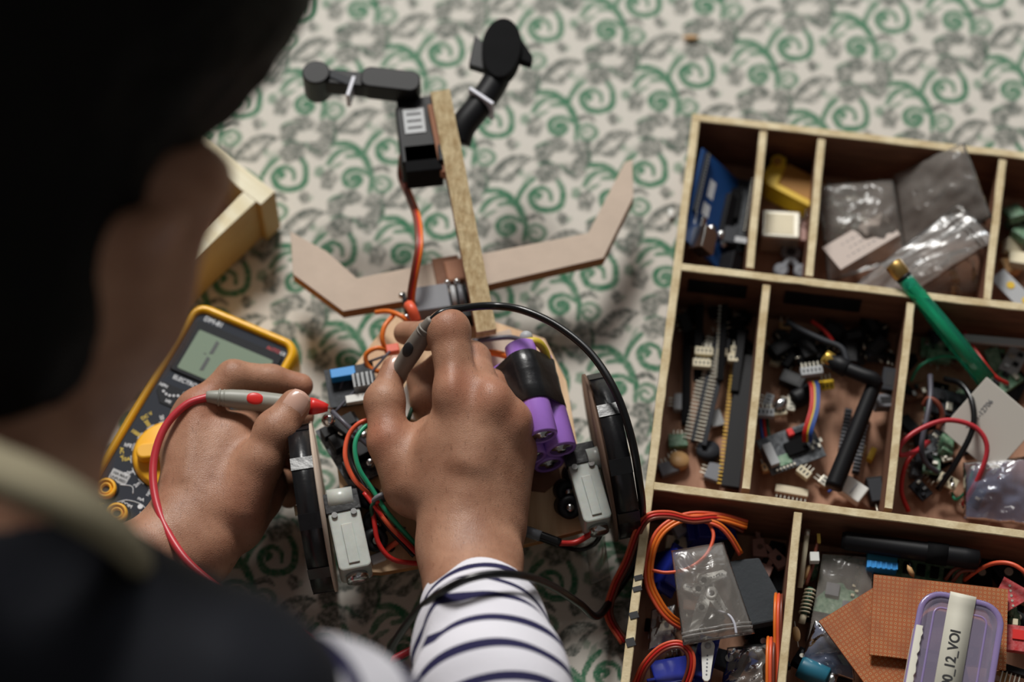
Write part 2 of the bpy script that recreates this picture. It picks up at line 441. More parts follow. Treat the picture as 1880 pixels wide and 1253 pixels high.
    blob(1545, 445, 52, 28, dark, .8, -.3); blob(1470, 400, 70, 20, dark, .5, -.7); blob(1600, 320, 70, 18, dark, .6, -.4)
    blob(1640, 410, 28, 30, green, .55); blob(1690, 460, 20, 60, green, .5, .5)
    # regular fine grid where the camera looks, wide cells beyond
    def axis(lo, hi, far, d):
        return np.concatenate([np.arange(-far, lo - 2, 2.8), np.arange(lo, hi, d), np.arange(hi + 2, far, 2.8)])
    xs = axis(-385, 385, 760, 1.1); ys = axis(-300, 300, 720, 1.15)
    nx, ny = len(xs), len(ys)
    GX, GY = np.meshgrid(xs, ys, indexing='ij')
    # slow drift of the weave so that repeats do not stand in a ruler line
    wx = GX + 1.2 * np.sin(GY / 61 + 1) ; wy = GY + 1.2 * np.sin(GX / 73)
    dx, dy = wx - o0[0], wy - o0[1]
    det = v1[0] * v2[1] - v1[1] * v2[0]
    u = ((dx * v2[1] - dy * v2[0]) / det) % 1; v = ((-dx * v1[1] + dy * v1[0]) / det) % 1
    iu = np.clip((u * N).astype(int), 0, N - 1); iv = np.clip((v * N).astype(int), 0, N - 1)
    g = green[iu, iv]; k = dark[iu, iv]
    stip = rng.random(GX.shape); stip = (stip + np.roll(stip, 1, 0) + np.roll(stip, 1, 1)) / 3
    k = k * np.clip(0.18 + 1.35 * stip, 0, 1.15); g = g * np.clip(0.62 + .6 * stip, 0, 1)
    base = np.array(lin((212, 207, 198))); cg = np.array(lin((62, 118, 88))); ck = np.array(lin((52, 68, 62)))
    col = base * (1 + 0.05 * (stip[..., None] - .5))
    k = np.clip(k, 0, 1)[..., None]; g = np.clip(g, 0, 1)[..., None]
    col = col * (1 - g) + cg * g; col = col * (1 - .88 * k) + ck * .88 * k
    Z = 0.9 * np.sin(GX / 47 + GY / 90) * np.sin(GY / 63 - GX / 150) - 1.6
    me = bpy.data.meshes.new('tablecloth')
    co = np.stack([GX, GY, Z], -1).reshape(-1, 3) * S
    i, j = np.meshgrid(np.arange(nx - 1), np.arange(ny - 1), indexing='ij'); a = (i * ny + j).ravel()
    q = np.stack([a, a + ny, a + ny + 1, a + 1], 1).astype(np.int32)
    me.vertices.add(len(co)); me.vertices.foreach_set('co', co.ravel().astype(np.float32))
    me.loops.add(q.size); me.loops.foreach_set('vertex_index', q.ravel())
    me.polygons.add(len(q)); me.polygons.foreach_set('loop_start', np.arange(0, q.size, 4, dtype=np.int32))
    me.polygons.foreach_set('loop_total', np.full(len(q), 4, np.int32))
    me.polygons.foreach_set('use_smooth', np.ones(len(q), bool))
    me.update(calc_edges=True)
    ca = me.color_attributes.new('print', 'FLOAT_COLOR', 'POINT')
    ca.data.foreach_set('color', np.concatenate([col.reshape(-1, 3), np.ones((len(co), 1))], 1).astype(np.float32).ravel())
    m = bpy.data.materials.new('printed_cotton'); m.use_nodes = True; nt = m.node_tree; b = nt.nodes['Principled BSDF']
    at = nt.nodes.new('ShaderNodeVertexColor'); at.layer_name = 'print'; nt.links.new(at.outputs[0], b.inputs[0])
    b.inputs['Roughness'].default_value = 0.9; b.inputs['Specular IOR Level'].default_value = 0.15
    me.materials.append(m)
    o = bpy.data.objects.new('tablecloth', me); COL.objects.link(o)
    md = o.modifiers.new('thick', 'SOLIDIFY'); md.thickness = 0.0004; md.offset = -1
    o.modifiers.remove(md)
    return tag(o, 'off-white cotton cloth printed with green scrolls and grey flowers, under everything', 'tablecloth')
build_cloth()
# ------------------------------------------------------------------ big divided wooden box
BH = 52.0
BX = (P(1880, 296, BH) - P(1270, 224, BH)).normalized(); BY = Vector((BX.y, -BX.x, 0))
BO = P(1270, 219, BH); BO.z = 0
BT = Matrix((BX, -BY, Vector((0, 0, 1)))).transposed().to_4x4(); BT.translation = BO      # local: x right, y up, so down is -y
BTI = BT.inverted()
def UB(px, py, z=BH): q = BTI @ P(px, py, z); return q
def plank(mb, a, b, th, z0, z1, seed=0):
    """ply strip between two rim points: pale cut edge on top, brown faces, slightly wavy rim"""
    a = Vector((a.x, a.y, 0)); b = Vector((b.x, b.y, 0)); d = (b - a); L = d.length; d.normalize(); n = Vector((-d.y, d.x, 0)); k = max(2, int(L / 9))
    rows = []
    for i in range(k + 1):
        p = a + d * (L * i / k)
        w = th / 2 + 0.35 * noise.noise(Vector((i * .7, seed, 1))); h = z1 + 0.5 * noise.noise(Vector((i * .45, seed, 7)))
        off = n * (0.5 * noise.noise(Vector((i * .2, seed, 3))))
        rows.append([p + off - n * w + V(0, 0, z0), p + off - n * w + V(0, 0, h - .5), p + off - n * (w - .5) + V(0, 0, h),
                     p + off + n * (w - .5) + V(0, 0, h), p + off + n * w + V(0, 0, h - .5), p + off + n * w + V(0, 0, z0)])
    vs = [p for r in rows for p in r]
    for j in range(5):
        mb.mat(1 if j in (0, 4) else 0)
        mb.add(vs, [(i * 6 + j, i * 6 + j + 1, (i + 1) * 6 + j + 1, (i + 1) * 6 + j) for i in range(k)])
    mb.mat(0); mb.add(vs, [(0, 1, 2, 3, 4, 5), tuple(k * 6 + q for q in (5, 4, 3, 2, 1, 0))])
    return mb
BW, BL = 300.0, 470.0
box = thing('divided_box', 'large open plywood box split into compartments full of electronic parts', 'storage box', BT)
MB().box((BW / 2, -BL / 2, 2.2), (BW, BL, 4)).build('base', 'ply_base', box)
def wall(a, b, th=5.4, seed=0, name='divider', h=BH, z0=.3):
    return plank(MB(), a, b, th, z0, h, seed).build(name, ['ply_edge', 'ply_face'], box)
wall(V(0, 2, 0), V(BW, 2, 0), 5.6, 1, 'side_wall')
wall(V(2.6, -.8, 0), V(2.6, -BL, 0), 5.2, 2, 'side_wall')
wall(V(BW, -.8, 0), V(BW, -BL, 0), 5.2, 3, 'side_wall')
wall(V(5, -BL, 0), V(BW - 3, -BL, 0), 5.6, 4, 'side_wall')
r1 = UB(1252, 490).y; r2 = UB(1205, 893).y
wall(V(5, r1, 0), V(BW - 3, r1 + 1, 0), 5.4, 5); wall(V(5, r2, 0), V(BW - 3, r2 - 1, 0), 5.4, 6)
wall(V(5, r2 - 150, 0), V(BW - 3, r2 - 150, 0), 5.4, 14)
for k, (xa, ya, xb, yb) in enumerate([(1402, 240, 1377, 490), (1509, 254, 1486, 505), (1842, 292, 1813, 548), (1408, 522, 1370, 896), (1673, 555, 1632, 932), (1466, 940, 1428, 1330)]):
    a = UB(xa, ya); b = UB(xb, yb); a.y = min(a.y, -1 if k < 3 else (r1 - 2.6 if k < 5 else r2 - 2.6)); wall(a, b, 4.9, 20 + k, h=BH - 1)
sm = MB()
for i, (x, y, w, l) in enumerate([(1222, 1068, 6, 3), (1160, 1130, 6, 4), (1193, 1085, 7, 3), (1155, 1180, 8, 5)]):
    q = UB(x, y); sm.box((2.8, q.y, BH - .2), (5.2, l, 1.5), .4)
sm.build('ink_stroke', 'ink', box, label='dark ink strokes on the pale rim')
for a, b in (((1262, 532), (1370, 545)), ((1440, 552), (1580, 572))):
    A, B = UB(*a, 40), UB(*b, 40);  MB().prism([(A.x, r1 - 3.6), (B.x, r1 - 3.6), (B.x, r1 - 3), (A.x, r1 - 3)], 28, 43).build('tape_strip', 'black_tape', box)

# ------------------------------------------------------------------ small pale wooden box by the meter
wz = 45
c = P(505, 352, wz); e1 = (P(405, 275, wz) - c); e1.normalize(); e2 = P(372, 470, wz) - c; e2.normalize(); e2 = (e2 - e1 * e2.dot(e1)).normalized()
WT = Matrix((e1, e2, Vector((0, 0, 1)))).transposed().to_4x4(); WT.translation = V(c.x, c.y, 0)
if WT.to_3x3().determinant() < 0: WT = Matrix((e1, -e2, Vector((0, 0, 1)))).transposed().to_4x4(); WT.translation = V(c.x, c.y, 0)
sg = 1 if (WT.inverted() @ P(372, 470, wz)).y > 0 else -1
wb = thing('wooden_box', 'small pale pine box half hidden behind the dark haired head', 'box', WT)
def wpl(x0, y0, x1, y1, z1=wz, name='side_wall'):
    m = MB(); m.prism([(x0, sg * y0), (x1, sg * y0), (x1, sg * y1), (x0, sg * y1)], .4, z1, 0, 1); return m.build(name, ['pale_wood_lit', 'pale_side'], wb, bevel=.5)
wpl(0, 0, 110, 13); wpl(4, 13, 15, 118); wpl(96, 13, 107, 118); wpl(0, 118, 110, 130)
MB().box((55, sg * 65, 3), (100, 120, 4)).build('base', 'ply_base', wb)
MB().prism([(1.2, sg * 2), (3.2, sg * 2), (3.2, sg * 2.6), (1.2, sg * 2.6)], 5, 30).build('corner_joint', 'pale_side', wb)
pst = MB(); pst.box((50, sg * 60, 14), (60, 30, 18), .4); pst.build('wooden_block', 'ply_face', wb)

# ------------------------------------------------------------------ multimeter
mz = 34.0
tl = P(357, 546, mz); X = (P(558, 630, mz) - tl).normalized(); Yd = Vector((X.y, -X.x, 0)); MW, ML = 77.0, 166.0
MT = Matrix((X, -Yd, Vector((0, 0, 1)))).transposed().to_4x4(); MT.translation = V(tl.x, tl.y, 0)
MI = MT.inverted()
def UM(px, py, z=mz): q = MI @ P(px, py, z); return q
mm = thing('multimeter', 'yellow and dark grey digital multimeter with LCD screen and big yellow dial', 'multimeter', MT)
def loop(inset, z, r):
    pts = []
    for x, y in rrect(inset, -ML + inset, MW - inset, -inset, max(1.5, r - inset), 6):
        t = -y / ML                     # narrow waist halfway down the holster
        w = 1.0 - 0.035 * math.sin(math.pi * min(1, max(0, (t - .2) / .8)))
        pts.append(V(MW / 2 + (x - MW / 2) * w, y - 0.0, z))
    return pts
G = [loop(3, .6, 12), loop(.6, 3, 12), loop(0, 9, 12), loop(0, 26, 12), loop(.8, 32, 12), loop(2.6, 34.5, 12), loop(4.6, 34.6, 12), loop(6.0, 33, 12), loop(6.3, 29, 12)]
hb = MB().grid(G, True, True); hb.add(G[0], [tuple(range(len(G[0])))]); hb.add(G[-1], [tuple(range(len(G[0])))])
holster = hb.build('holster', 'meter_yellow', mm)
FZ = 31.6
f_ = MB(); f_.add(loop(6.1, FZ, 12) + loop(6.1, 28, 12), [tuple(range(28))] + [(k, (k + 1) % 28, 28 + (k + 1) % 28, 28 + k) for k in range(28)])
f_.build('face_plate', 'meter_face', mm, bevel=.4)
sc_ = MB().prism(rrect(8.5, -50, MW - 8, -12.5, 2.5), FZ - 1, FZ + 1.3).build('screen_bezel', 'meter_dark', mm, bevel=.5)
lcdm = MB().prism(rrect(13.5, -47.5, MW - 12, -18.5, 1), FZ, FZ + 1.6).build('lcd_screen', 'lcd', mm)
dg = MB(); zz = FZ + 1.65
for y0, y1 in ((-21, -31), (-33, -43.5)): dg.prism([(26.8, y1), (29.2, y1 + .8), (29.2, y0 - .8), (26.8, y0)], zz, zz + .1)
dg.box((24.6, -32, zz), (1.6, .8, .1)).build('lcd_digit', 'lcd_ink', mm)
def tm(s, x, y, size, m='print_white', rz=0, z=FZ + .08, al='CENTER'):
    return text(s, 'printed_text', Matrix.Translation((x, y, z)) @ Matrix.Rotation(math.radians(rz), 4, 'Z'), size, m, mm, .05, al, 1, .06)
tm('DM-81', 18.5, -9.6, 4.6); tm('AUTO', 61, -11.3, 3.2, 'print_red', 0, FZ + .1); tm('CE', 67.5, -11.3, 3)
tm('ELECTRONIC MULTITESTER', 38, -53.5, 3.9)
hx = MB(); hx.prism([(9, -59), (30, -59), (30, -66), (24, -73), (15, -73), (9, -66)], FZ - .5, FZ + .5).build('transistor_socket', 'meter_dark', mm, bevel=.4)
hs = MB()
for k in range(6): hs.cyl((13.5 + 2.4 * k, -65 - 1.2 * math.sin(k), FZ + .4), (13.5 + 2.4 * k, -65 - 1.2 * math.sin(k), FZ + .7), .8, n=10)
hs.build('socket_ring', 'print_white', mm)
tm('hFE', 19.5, -70, 2.6, z=FZ + .6); tm('NPN', 11.5, -61.5, 2.8, z=FZ + .6); tm('PNP', 27.5, -61.5, 2.8, z=FZ + .6)
kb = MB(); kc = (38.5, -101.5)
kb.lathe([(23, 0), (23, 1.5), (21.5, 4), (20.5, 4.6), (0.01, 4.6)], (kc[0], kc[1], FZ - .2), (0, 0, 1), 40)
dial = kb.build('dial', 'meter_knob', mm)
kg = MB(); kg.at(Matrix.Translation((kc[0], kc[1], FZ + 4)) @ Matrix.Rotation(math.radians(32), 4, 'Z')).prism(rrect(-19.5, -5, 19.5, 5, 4.6), 0, 8).build('dial_grip', 'meter_knob', dial, bevel=1.2)
kr = MB(); kr.at(Matrix.Translation((kc[0], kc[1], FZ + 12)) @ Matrix.Rotation(math.radians(32), 4, 'Z')).box((13, 0, 0), (8, 1.4, .4)).build('dial_pointer', 'print_white', dial)
kk = ['1000', '200', '20', '2', '200m', '200', '2k', '20k', '200k', '2M', 'OFF', '750', '200', '20u', '2m', '20m', '10A', 'hFE']
for i, s_ in enumerate(kk):
    a = math.radians(170 - i * 360 / len(kk)); r_ = 27.2
    tm(s_, kc[0] + r_ * math.cos(a), kc[1] + r_ * math.sin(a) * .98, 3.3, 'print_yellow' if i in (0, 1, 4, 5, 8, 9, 16) else 'print_white', math.degrees(a) + (180 if math.cos(a) < 0 else 0))
rg = MB(); n_ = 60
for a0 in range(0, 360, 20):
    for k in range(3):
        a = math.radians(a0 + k * 4 + 4); b = a + math.radians(4)
        rg.add([V(kc[0] + r * math.cos(w), kc[1] + r * math.sin(w), FZ + .1) for r, w in ((23.8, a), (24.2, a), (24.2, b), (23.8, b))], [(0, 1, 2, 3)])
rg.build('dial_scale', 'print_white', mm)
tm('DC V', 12.3, -84, 3.2, 'print_yellow', 60); tm('AC V', 10.5, -112, 3.2, 'print_yellow', -60)
for (x, y) in ((14, -137.5), (28, -149), (46, -150), (62, -138)):
    j = MB().lathe([(6.6, 0), (6.6, 3.2), (5.6, 3.8), (4.8, 3.8), (4.6, 1.2), (3.9, 1.2), (3.8, 3.0), (2.6, 3.0), (2.4, .6), (.01, .6)], (x, y, FZ - .3)).build('jack', 'meter_knob', mm)
    MB().cyl((x, y, FZ - .1), (x, y, FZ + .9), 2.3).build('jack_hole', 'ink', j)
    MB().lathe([(8, 0), (8, .5), (6.7, .6), (.01, .6)], (x, y, FZ - .2)).build('jack_collar', 'meter_dark', mm)
pw = MB().prism(rrect(11, -130.5, 23, -123, .6), FZ - .4, FZ + .12).build('printed_panel', 'light_grey', mm)
for r_ in range(2): tm(['10A MAX', 'UNFUSED'][r_], 17, -125.4 - 3 * r_, 2.4, 'ink', 0, FZ + .16)
tm('COM', 30, -141, 3.2); tm('V/Ohm', 44, -142.5, 3); tm('mA', 36, -134, 3, 'print_white'); tm('10ADC', 13, -147.5, 3, 'print_yellow')
ln = MB()
for q in ([(24, -142), (29, -138), (38, -137), (44, -140), (49, -145)], [(20, -131), (27, -129), (30, -133)]):
    ln.tube([V(x, y, FZ) for x, y in q], .28, 5)
ln.cyl((38, -138.5, FZ - .1), (38, -138.5, FZ + .25), 1.6, n=14).build('printed_line', 'print_white', mm)

# ------------------------------------------------------------------ test leads
def lead(name, label, p0, p1, r, hm, dotm, tipm, cab, cabm, needle_len, up, collar):
    a, b = p0, p1; ax = (b - a).normalized(); L = (b - a).length
    T = basis(a, ax, up)
    t = thing(name, label, 'test lead', T)
    prof = [(2.7, 0), (3.4, 1.2), (4.2, 6), (5.4, 14), (5.9, 22), (5.9, L * .55), (5.4, L * .8), (6.3, L * .9), (6.3, L * .96), (5.2, L)]
    MB().lathe([(x * r, h) for x, h in prof], (0, 0, 0), (1, 0, 0)).build('handle', hm, t)
    gr = MB()
    for k in range(5): gr.lathe([(4.4 * r, 0), (5.2 * r, .5), (5.2 * r, 1.1), (4.4 * r, 1.6)], (7 + 3 * k * .9, 0, 0), (1, 0, 0))
    gr.build('grip_ring', hm, t)
    MB().at(Matrix.Translation((L * .47, 0, 5.4 * r)) @ Matrix.Diagonal((1.45, 1, .34, 1))).sphere((0, 0, 0), 3.6 * r).build('button', dotm, t)
    if collar: MB().lathe([(5.2 * r, 0), (5.0 * r, 3), (3.4 * r, 8), (2.2, 11), (.01, 11)], (L, 0, 0), (1, 0, 0)).build('tip_guard', tipm, t)
    MB().lathe([(1.0, 0), (1.0, needle_len * .7), (.25, needle_len), (.01, needle_len)], (L + 2, 0, 0), (1, 0, 0), 10).build('needle', 'steel', t)
    MB().tube([a + ax * 2.0] + PP(cab), 1.0 * 2.35, 12, sub=10).build('cable', cabm, t, world=True)
    return t
red = lead('test_lead', 'grey test probe with red spot and long red cable, held by left hand', P(378, 728, 84), P(568, 746, 76), 1.0, 'probe_grey', 'red_plastic', 'red_plastic',
           [(340, 745, 84), (300, 790, 82), (281, 860, 80), (292, 940, 82), (335, 1020, 88), (400, 1078, 96), (470, 1120, 105), (560, 1165, 70), (640, 1235, 24), (700, 1222, 8), (775, 1185, 3), (860, 1160, 3), (960, 1170, 3)], 'red_cable', 12, (0, -.2, 1), True)
blk = lead('test_lead', 'dark grey test probe with black spot and arching black cable, held by right hand', P(794, 586, 116), P(722, 700, 76), 1.0, 'probe_dark', 'ink', 'black_plastic',
           [(812, 574, 117), (850, 566, 112), (905, 562, 104), (960, 570, 108), (1025, 600, 110), (1085, 650, 112), (1130, 720, 112), (1158, 800, 104), (1173, 880, 86), (1179, 950, 56), (1166, 1030, 20), (1128, 1092, 7), (1096, 1132, 26), (1062, 1108, 66), (1010, 1075, 106), (950, 1056, 140), (880, 1058, 152), (820, 1082, 146), (765, 1125, 112), (722, 1185, 74), (700, 1240, 50), (690, 1310, 30)],
           'black_cable', 26, (-.3, -.2, 1), True)
# ------------------------------------------------------------------ person: smooth blended surfaces
def smin(a, b, k):
    h = np.maximum(k - np.abs(a - b), 0) / k
    return np.minimum(a, b) - h * h * k * 0.25
class Field:
    """signed distance field on a regular grid (mm)"""
    def __init__(s, lo, hi, d):
        s.lo = np.array(lo, float); s.d = d
        s.n = np.ceil((np.array(hi) - s.lo) / d).astype(int) + 1
        s.ax = [s.lo[i] + d * np.arange(s.n[i], dtype=np.float32) for i in range(3)]
        s.f = np.full(s.n, 60.0, np.float32)
    def copy(s):
        c = Field.__new__(Field); c.lo = s.lo; c.d = s.d; c.n = s.n; c.ax = s.ax; c.f = np.full(s.n, 60.0, np.float32); return c
    def sub(s, lo, hi):
        sl = []; A = []
        for i in range(3):
            a = max(0, int((lo[i] - s.lo[i]) / s.d)); b = min(s.n[i], int((hi[i] - s.lo[i]) / s.d) + 2)
            if b <= a: return None, None
            sl.append(slice(a, b)); A.append(s.ax[i][a:b])
        return tuple(sl), np.meshgrid(*A, indexing='ij', sparse=True)
    def cap(s, a, b, ra, rb=None, k=5.0, flat=None, cut=False):
        """tapered capsule; flat=(direction, factor) squashes it along a direction"""
        rb = ra if rb is None else rb; a = np.array(a, float); b = np.array(b, float); R = max(ra, rb) * (flat[1] if flat and flat[1] > 1 else 1) + 2 * k + 3
        sl, g = s.sub(np.minimum(a, b) - R, np.maximum(a, b) + R)
        if sl is None: return s
        d = b - a; L = float(d @ d) + 1e-9
        x, y, z = g[0] - a[0], g[1] - a[1], g[2] - a[2]
        t = np.clip((x * d[0] + y * d[1] + z * d[2]) / L, 0, 1)
        qx, qy, qz = x - t * d[0], y - t * d[1], z - t * d[2]
        q2 = qx * qx + qy * qy + qz * qz
        if flat:
            m = np.array(flat[0], float); m /= np.linalg.norm(m); w = qx * m[0] + qy * m[1] + qz * m[2]
            q2 = q2 + w * w * (1 / flat[1] ** 2 - 1)
        v = (np.sqrt(q2) - (ra + (rb - ra) * t)).astype(np.float32)
        if cut: h = np.maximum(k - np.abs(s.f[sl] + v), 0) / k; s.f[sl] = np.maximum(s.f[sl], -v) + h * h * k * .25
        else: s.f[sl] = smin(s.f[sl], v, k)
        return s
    def chain(s, pts, k=4.0, flat=None):
        for (p, r), (q, t) in zip(pts, pts[1:]): s.cap(p, q, r, t, k, flat)
        return s
    def ell(s, c, r, R=None, k=5.0, cut=False):
        c = np.array(c, float); r = np.array(r, float); R = np.eye(3) if R is None else np.array(R, float)   # columns of R are axes
        m = r.max() + 2 * k + 3; sl, g = s.sub(c - m, c + m)
        if sl is None: return s
        p = [g[0] - c[0], g[1] - c[1], g[2] - c[2]]
        q = [(p[0] * R[0, i] + p[1] * R[1, i] + p[2] * R[2, i]) / r[i] for i in range(3)]
        l = np.sqrt(q[0] ** 2 + q[1] ** 2 + q[2] ** 2); l2 = np.sqrt((q[0] / r[0]) ** 2 + (q[1] / r[1]) ** 2 + (q[2] / r[2]) ** 2) + 1e-9
        v = (l * (l - 1) / l2).astype(np.float32)
        if cut: h = np.maximum(k - np.abs(s.f[sl] + v), 0) / k; s.f[sl] = np.maximum(s.f[sl], -v) + h * h * k * .25
        else: s.f[sl] = smin(s.f[sl], v, k)
        return s
    def merge(s, o, k): s.f = smin(s.f, o.f, k) if k > 0 else np.minimum(s.f, o.f); return s
    def mesh(s):
        f = s.f; ins = f < 0
        e = [(a, b) for a in range(8) for b in range(8) if b > a and bin(a ^ b).count('1') == 1]
        def cor(A, c): i, j, k = c >> 2 & 1, c >> 1 & 1, c & 1; return A[i:A.shape[0] - 1 + i, j:A.shape[1] - 1 + j, k:A.shape[2] - 1 + k]
        cnt = sum(cor(ins, c).astype(np.int8) for c in range(8)); act = (cnt > 0) & (cnt < 8)
        idx = np.argwhere(act); vid = np.full(act.shape, -1, np.int64); vid[act] = np.arange(len(idx))
        vals = np.stack([cor(f, c)[act] for c in range(8)], 1)
        pos = np.zeros((len(idx), 3)); num = np.zeros(len(idx))
        for a, b in e:
            va, vb = vals[:, a], vals[:, b]; m = (va < 0) != (vb < 0); t = np.where(m, va / np.where(m, va - vb, 1), 0)
            pa = np.array([a >> 2 & 1, a >> 1 & 1, a & 1]); pb = np.array([b >> 2 & 1, b >> 1 & 1, b & 1])
            pos += m[:, None] * (pa + t[:, None] * (pb - pa)); num += m
        pos = (pos / num[:, None] + idx) * s.d + s.lo
        F = []
        for ax in range(3):
            A = np.take(ins, range(0, ins.shape[ax] - 1), ax); B = np.take(ins, range(1, ins.shape[ax]), ax)
            ch = np.argwhere(A != B); o1, o2 = [(1, 2), (2, 0), (0, 1)][ax]
            ch = ch[(ch[:, o1] > 0) & (ch[:, o2] > 0) & (ch[:, o1] < s.n[o1] - 1) & (ch[:, o2] < s.n[o2] - 1)]
            fl = A[tuple(ch.T)]; u1 = np.zeros(3, int); u1[o1] = 1; u2 = np.zeros(3, int); u2[o2] = 1
            q = np.stack([vid[tuple((ch - u1 - u2).T)], vid[tuple((ch - u2).T)], vid[tuple(ch.T)], vid[tuple((ch - u1).T)]], 1)
            q[~fl] = q[~fl][:, ::-1]; F.append(q)
        F = np.concatenate(F); F = F[(F >= 0).all(1)]
        return pos, F

def mesh_object(name, parts, m, parent, smooth_it=2, flush=None):
    VV = []; FF = []; b = 0
    for v, f in parts: VV.append(v); FF.append(f + b); b += len(v)
    v = np.concatenate(VV); f = np.concatenate(FF)
    for _ in range(smooth_it):           # relax the surface a little
        acc = np.zeros_like(v); n = np.zeros(len(v))
        for i in range(4):
            np.add.at(acc, f[:, i], v[f[:, (i + 1) % 4]]); np.add.at(acc, f[:, i], v[f[:, (i + 3) % 4]]); np.add.at(n, f[:, i], 2)
        v = v * .5 + .5 * acc / np.maximum(n, 1)[:, None]
    me = bpy.data.meshes.new(name)
    me.vertices.add(len(v)); me.vertices.foreach_set('co', (v * S).astype(np.float32).ravel())
    me.loops.add(f.size); me.loops.foreach_set('vertex_index', f.astype(np.int32).ravel())
    me.polygons.add(len(f)); me.polygons.foreach_set('loop_start', np.arange(0, f.size, 4, dtype=np.int32)); me.polygons.foreach_set('loop_total', np.full(len(f), 4, np.int32))
    me.polygons.foreach_set('use_smooth', np.ones(len(f), bool)); me.update(calc_edges=True)
    if flush is not None:
        a = me.attributes.new('flush', 'FLOAT', 'POINT'); w = np.zeros(len(v), np.float32)
        for c, r, k in flush: w = np.maximum(w, k * np.exp(-((v - np.array(c)) ** 2).sum(1) / (r * r)))
        a.data.foreach_set('value', w.astype(np.float32))
    me.materials.append(m); o = bpy.data.objects.new(name, me); COL.objects.link(o); o.parent = parent
    return o

def skin_mat():
    m = bpy.data.materials.new('skin'); m.use_nodes = True; nt = m.node_tree; b = nt.nodes['Principled BSDF']; L = nt.links.new; N = nt.nodes.new
    tc = N('ShaderNodeTexCoord'); n1 = N('ShaderNodeTexNoise'); n1.inputs['Scale'].default_value = 55; n1.inputs['Detail'].default_value = 4
    L(tc.outputs['Object'], n1.inputs[0])
    r = N('ShaderNodeValToRGB'); r.color_ramp.elements[0].position = .3; r.color_ramp.elements[1].position = .7
    r.color_ramp.elements[0].color = lin((158, 112, 88)) + (1,); r.color_ramp.elements[1].color = lin((186, 140, 114)) + (1,)
    L(n1.outputs['Fac'], r.inputs[0])
    at = N('ShaderNodeAttribute'); at.attribute_name = 'flush'
    mx = N('ShaderNodeMix'); mx.data_type = 'RGBA'; mx.inputs[7].default_value = lin((176, 98, 74)) + (1,); L(at.outputs['Fac'], mx.inputs[0]); L(r.outputs[0], mx.inputs[6])
    mh = N('ShaderNodeMapping'); mh.inputs['Scale'].default_value = (3.0, .55, 1.0); mh.inputs['Rotation'].default_value = (0, 0, .35); L(tc.outputs['Object'], mh.inputs[0])
    nh = N('ShaderNodeTexNoise'); nh.inputs['Scale'].default_value = 420; nh.inputs['Detail'].default_value = 2; L(mh.outputs[0], nh.inputs[0])
    rh = N('ShaderNodeMapRange'); rh.inputs[1].default_value = .60; rh.inputs[2].default_value = .74; rh.inputs[4].default_value = .42; L(nh.outputs['Fac'], rh.inputs[0])
    m2 = N('ShaderNodeMix'); m2.data_type = 'RGBA'; m2.inputs[7].default_value = lin((92, 58, 42)) + (1,); L(rh.outputs[0], m2.inputs[0]); L(mx.outputs[2], m2.inputs[6])
    L(m2.outputs[2], b.inputs['Base Color'])
    b.inputs['Roughness'].default_value = .45; b.inputs['Specular IOR Level'].default_value = .35
    b.inputs['Subsurface Weight'].default_value = .12; b.inputs['Subsurface Radius'].default_value = (1, .35, .2); b.inputs['Subsurface Scale'].default_value = .004
    vo = N('ShaderNodeTexVoronoi'); vo.feature = 'DISTANCE_TO_EDGE'; vo.inputs['Scale'].default_value = 900; L(tc.outputs['Object'], vo.inputs['Vector'])
    n2 = N('ShaderNodeTexNoise'); n2.inputs['Scale'].default_value = 220; n2.inputs['Detail'].default_value = 6; L(tc.outputs['Object'], n2.inputs[0])
    ad = N('ShaderNodeMath'); ad.operation = 'ADD'; L(vo.outputs['Distance'], ad.inputs[0]); L(n2.outputs['Fac'], ad.inputs[1])
    bp = N('ShaderNodeBump'); bp.inputs['Strength'].default_value = .35; bp.inputs['Distance'].default_value = .0006; L(ad.outputs[0], bp.inputs['Height']); L(bp.outputs[0], b.inputs['Normal'])
    return m
M['skin'] = skin_mat()
M['nail'] = mat('nail', (214, 172, 154), 0.25, coat=0.3)
M['hair_black'] = mat('hair_black', (17, 16, 15), 0.6, bump=0.6, bscale=160, stretch=(1, 4, 1), spec=0.12)
M['hair_dark'] = mat('hair_dark', (66, 44, 34), 0.6)
M['vest_black'] = mat('vest_black', (30, 32, 40), 0.75, var=.2, vscale=20, bump=0.3, bscale=60, spec=0.2)
M['vest_sheen'] = mat('vest_sheen', (52, 54, 66), 0.6, var=.1, vscale=20)
M['collar_cloth'] = mat('collar_cloth', (150, 141, 116), 0.9, var=.1, bump=.2)

person = thing('person', 'black haired person in black vest and striped sleeves, holding a probe in each hand', 'person')
flush = []
# right hand ---------------------------------------------------------------
def Q(px, py, z): return np.array(P(px, py, z))
wr = Q(856, 1010, 74); fa = Q(905, 1270, 128)
kn = {'i': (Q(842, 722, 104), 12.8), 'm': (Q(898, 740, 102), 12), 'r': (Q(934, 776, 92), 11.5), 'p': (Q(944, 826, 78), 10.5)}
pts = [wr, fa, Q(680, 560, 40), Q(1000, 900, 20), Q(820, 590, 128)]
R = Field(np.min(pts, 0) - 30, np.max(pts, 0) + 32, 1.25)
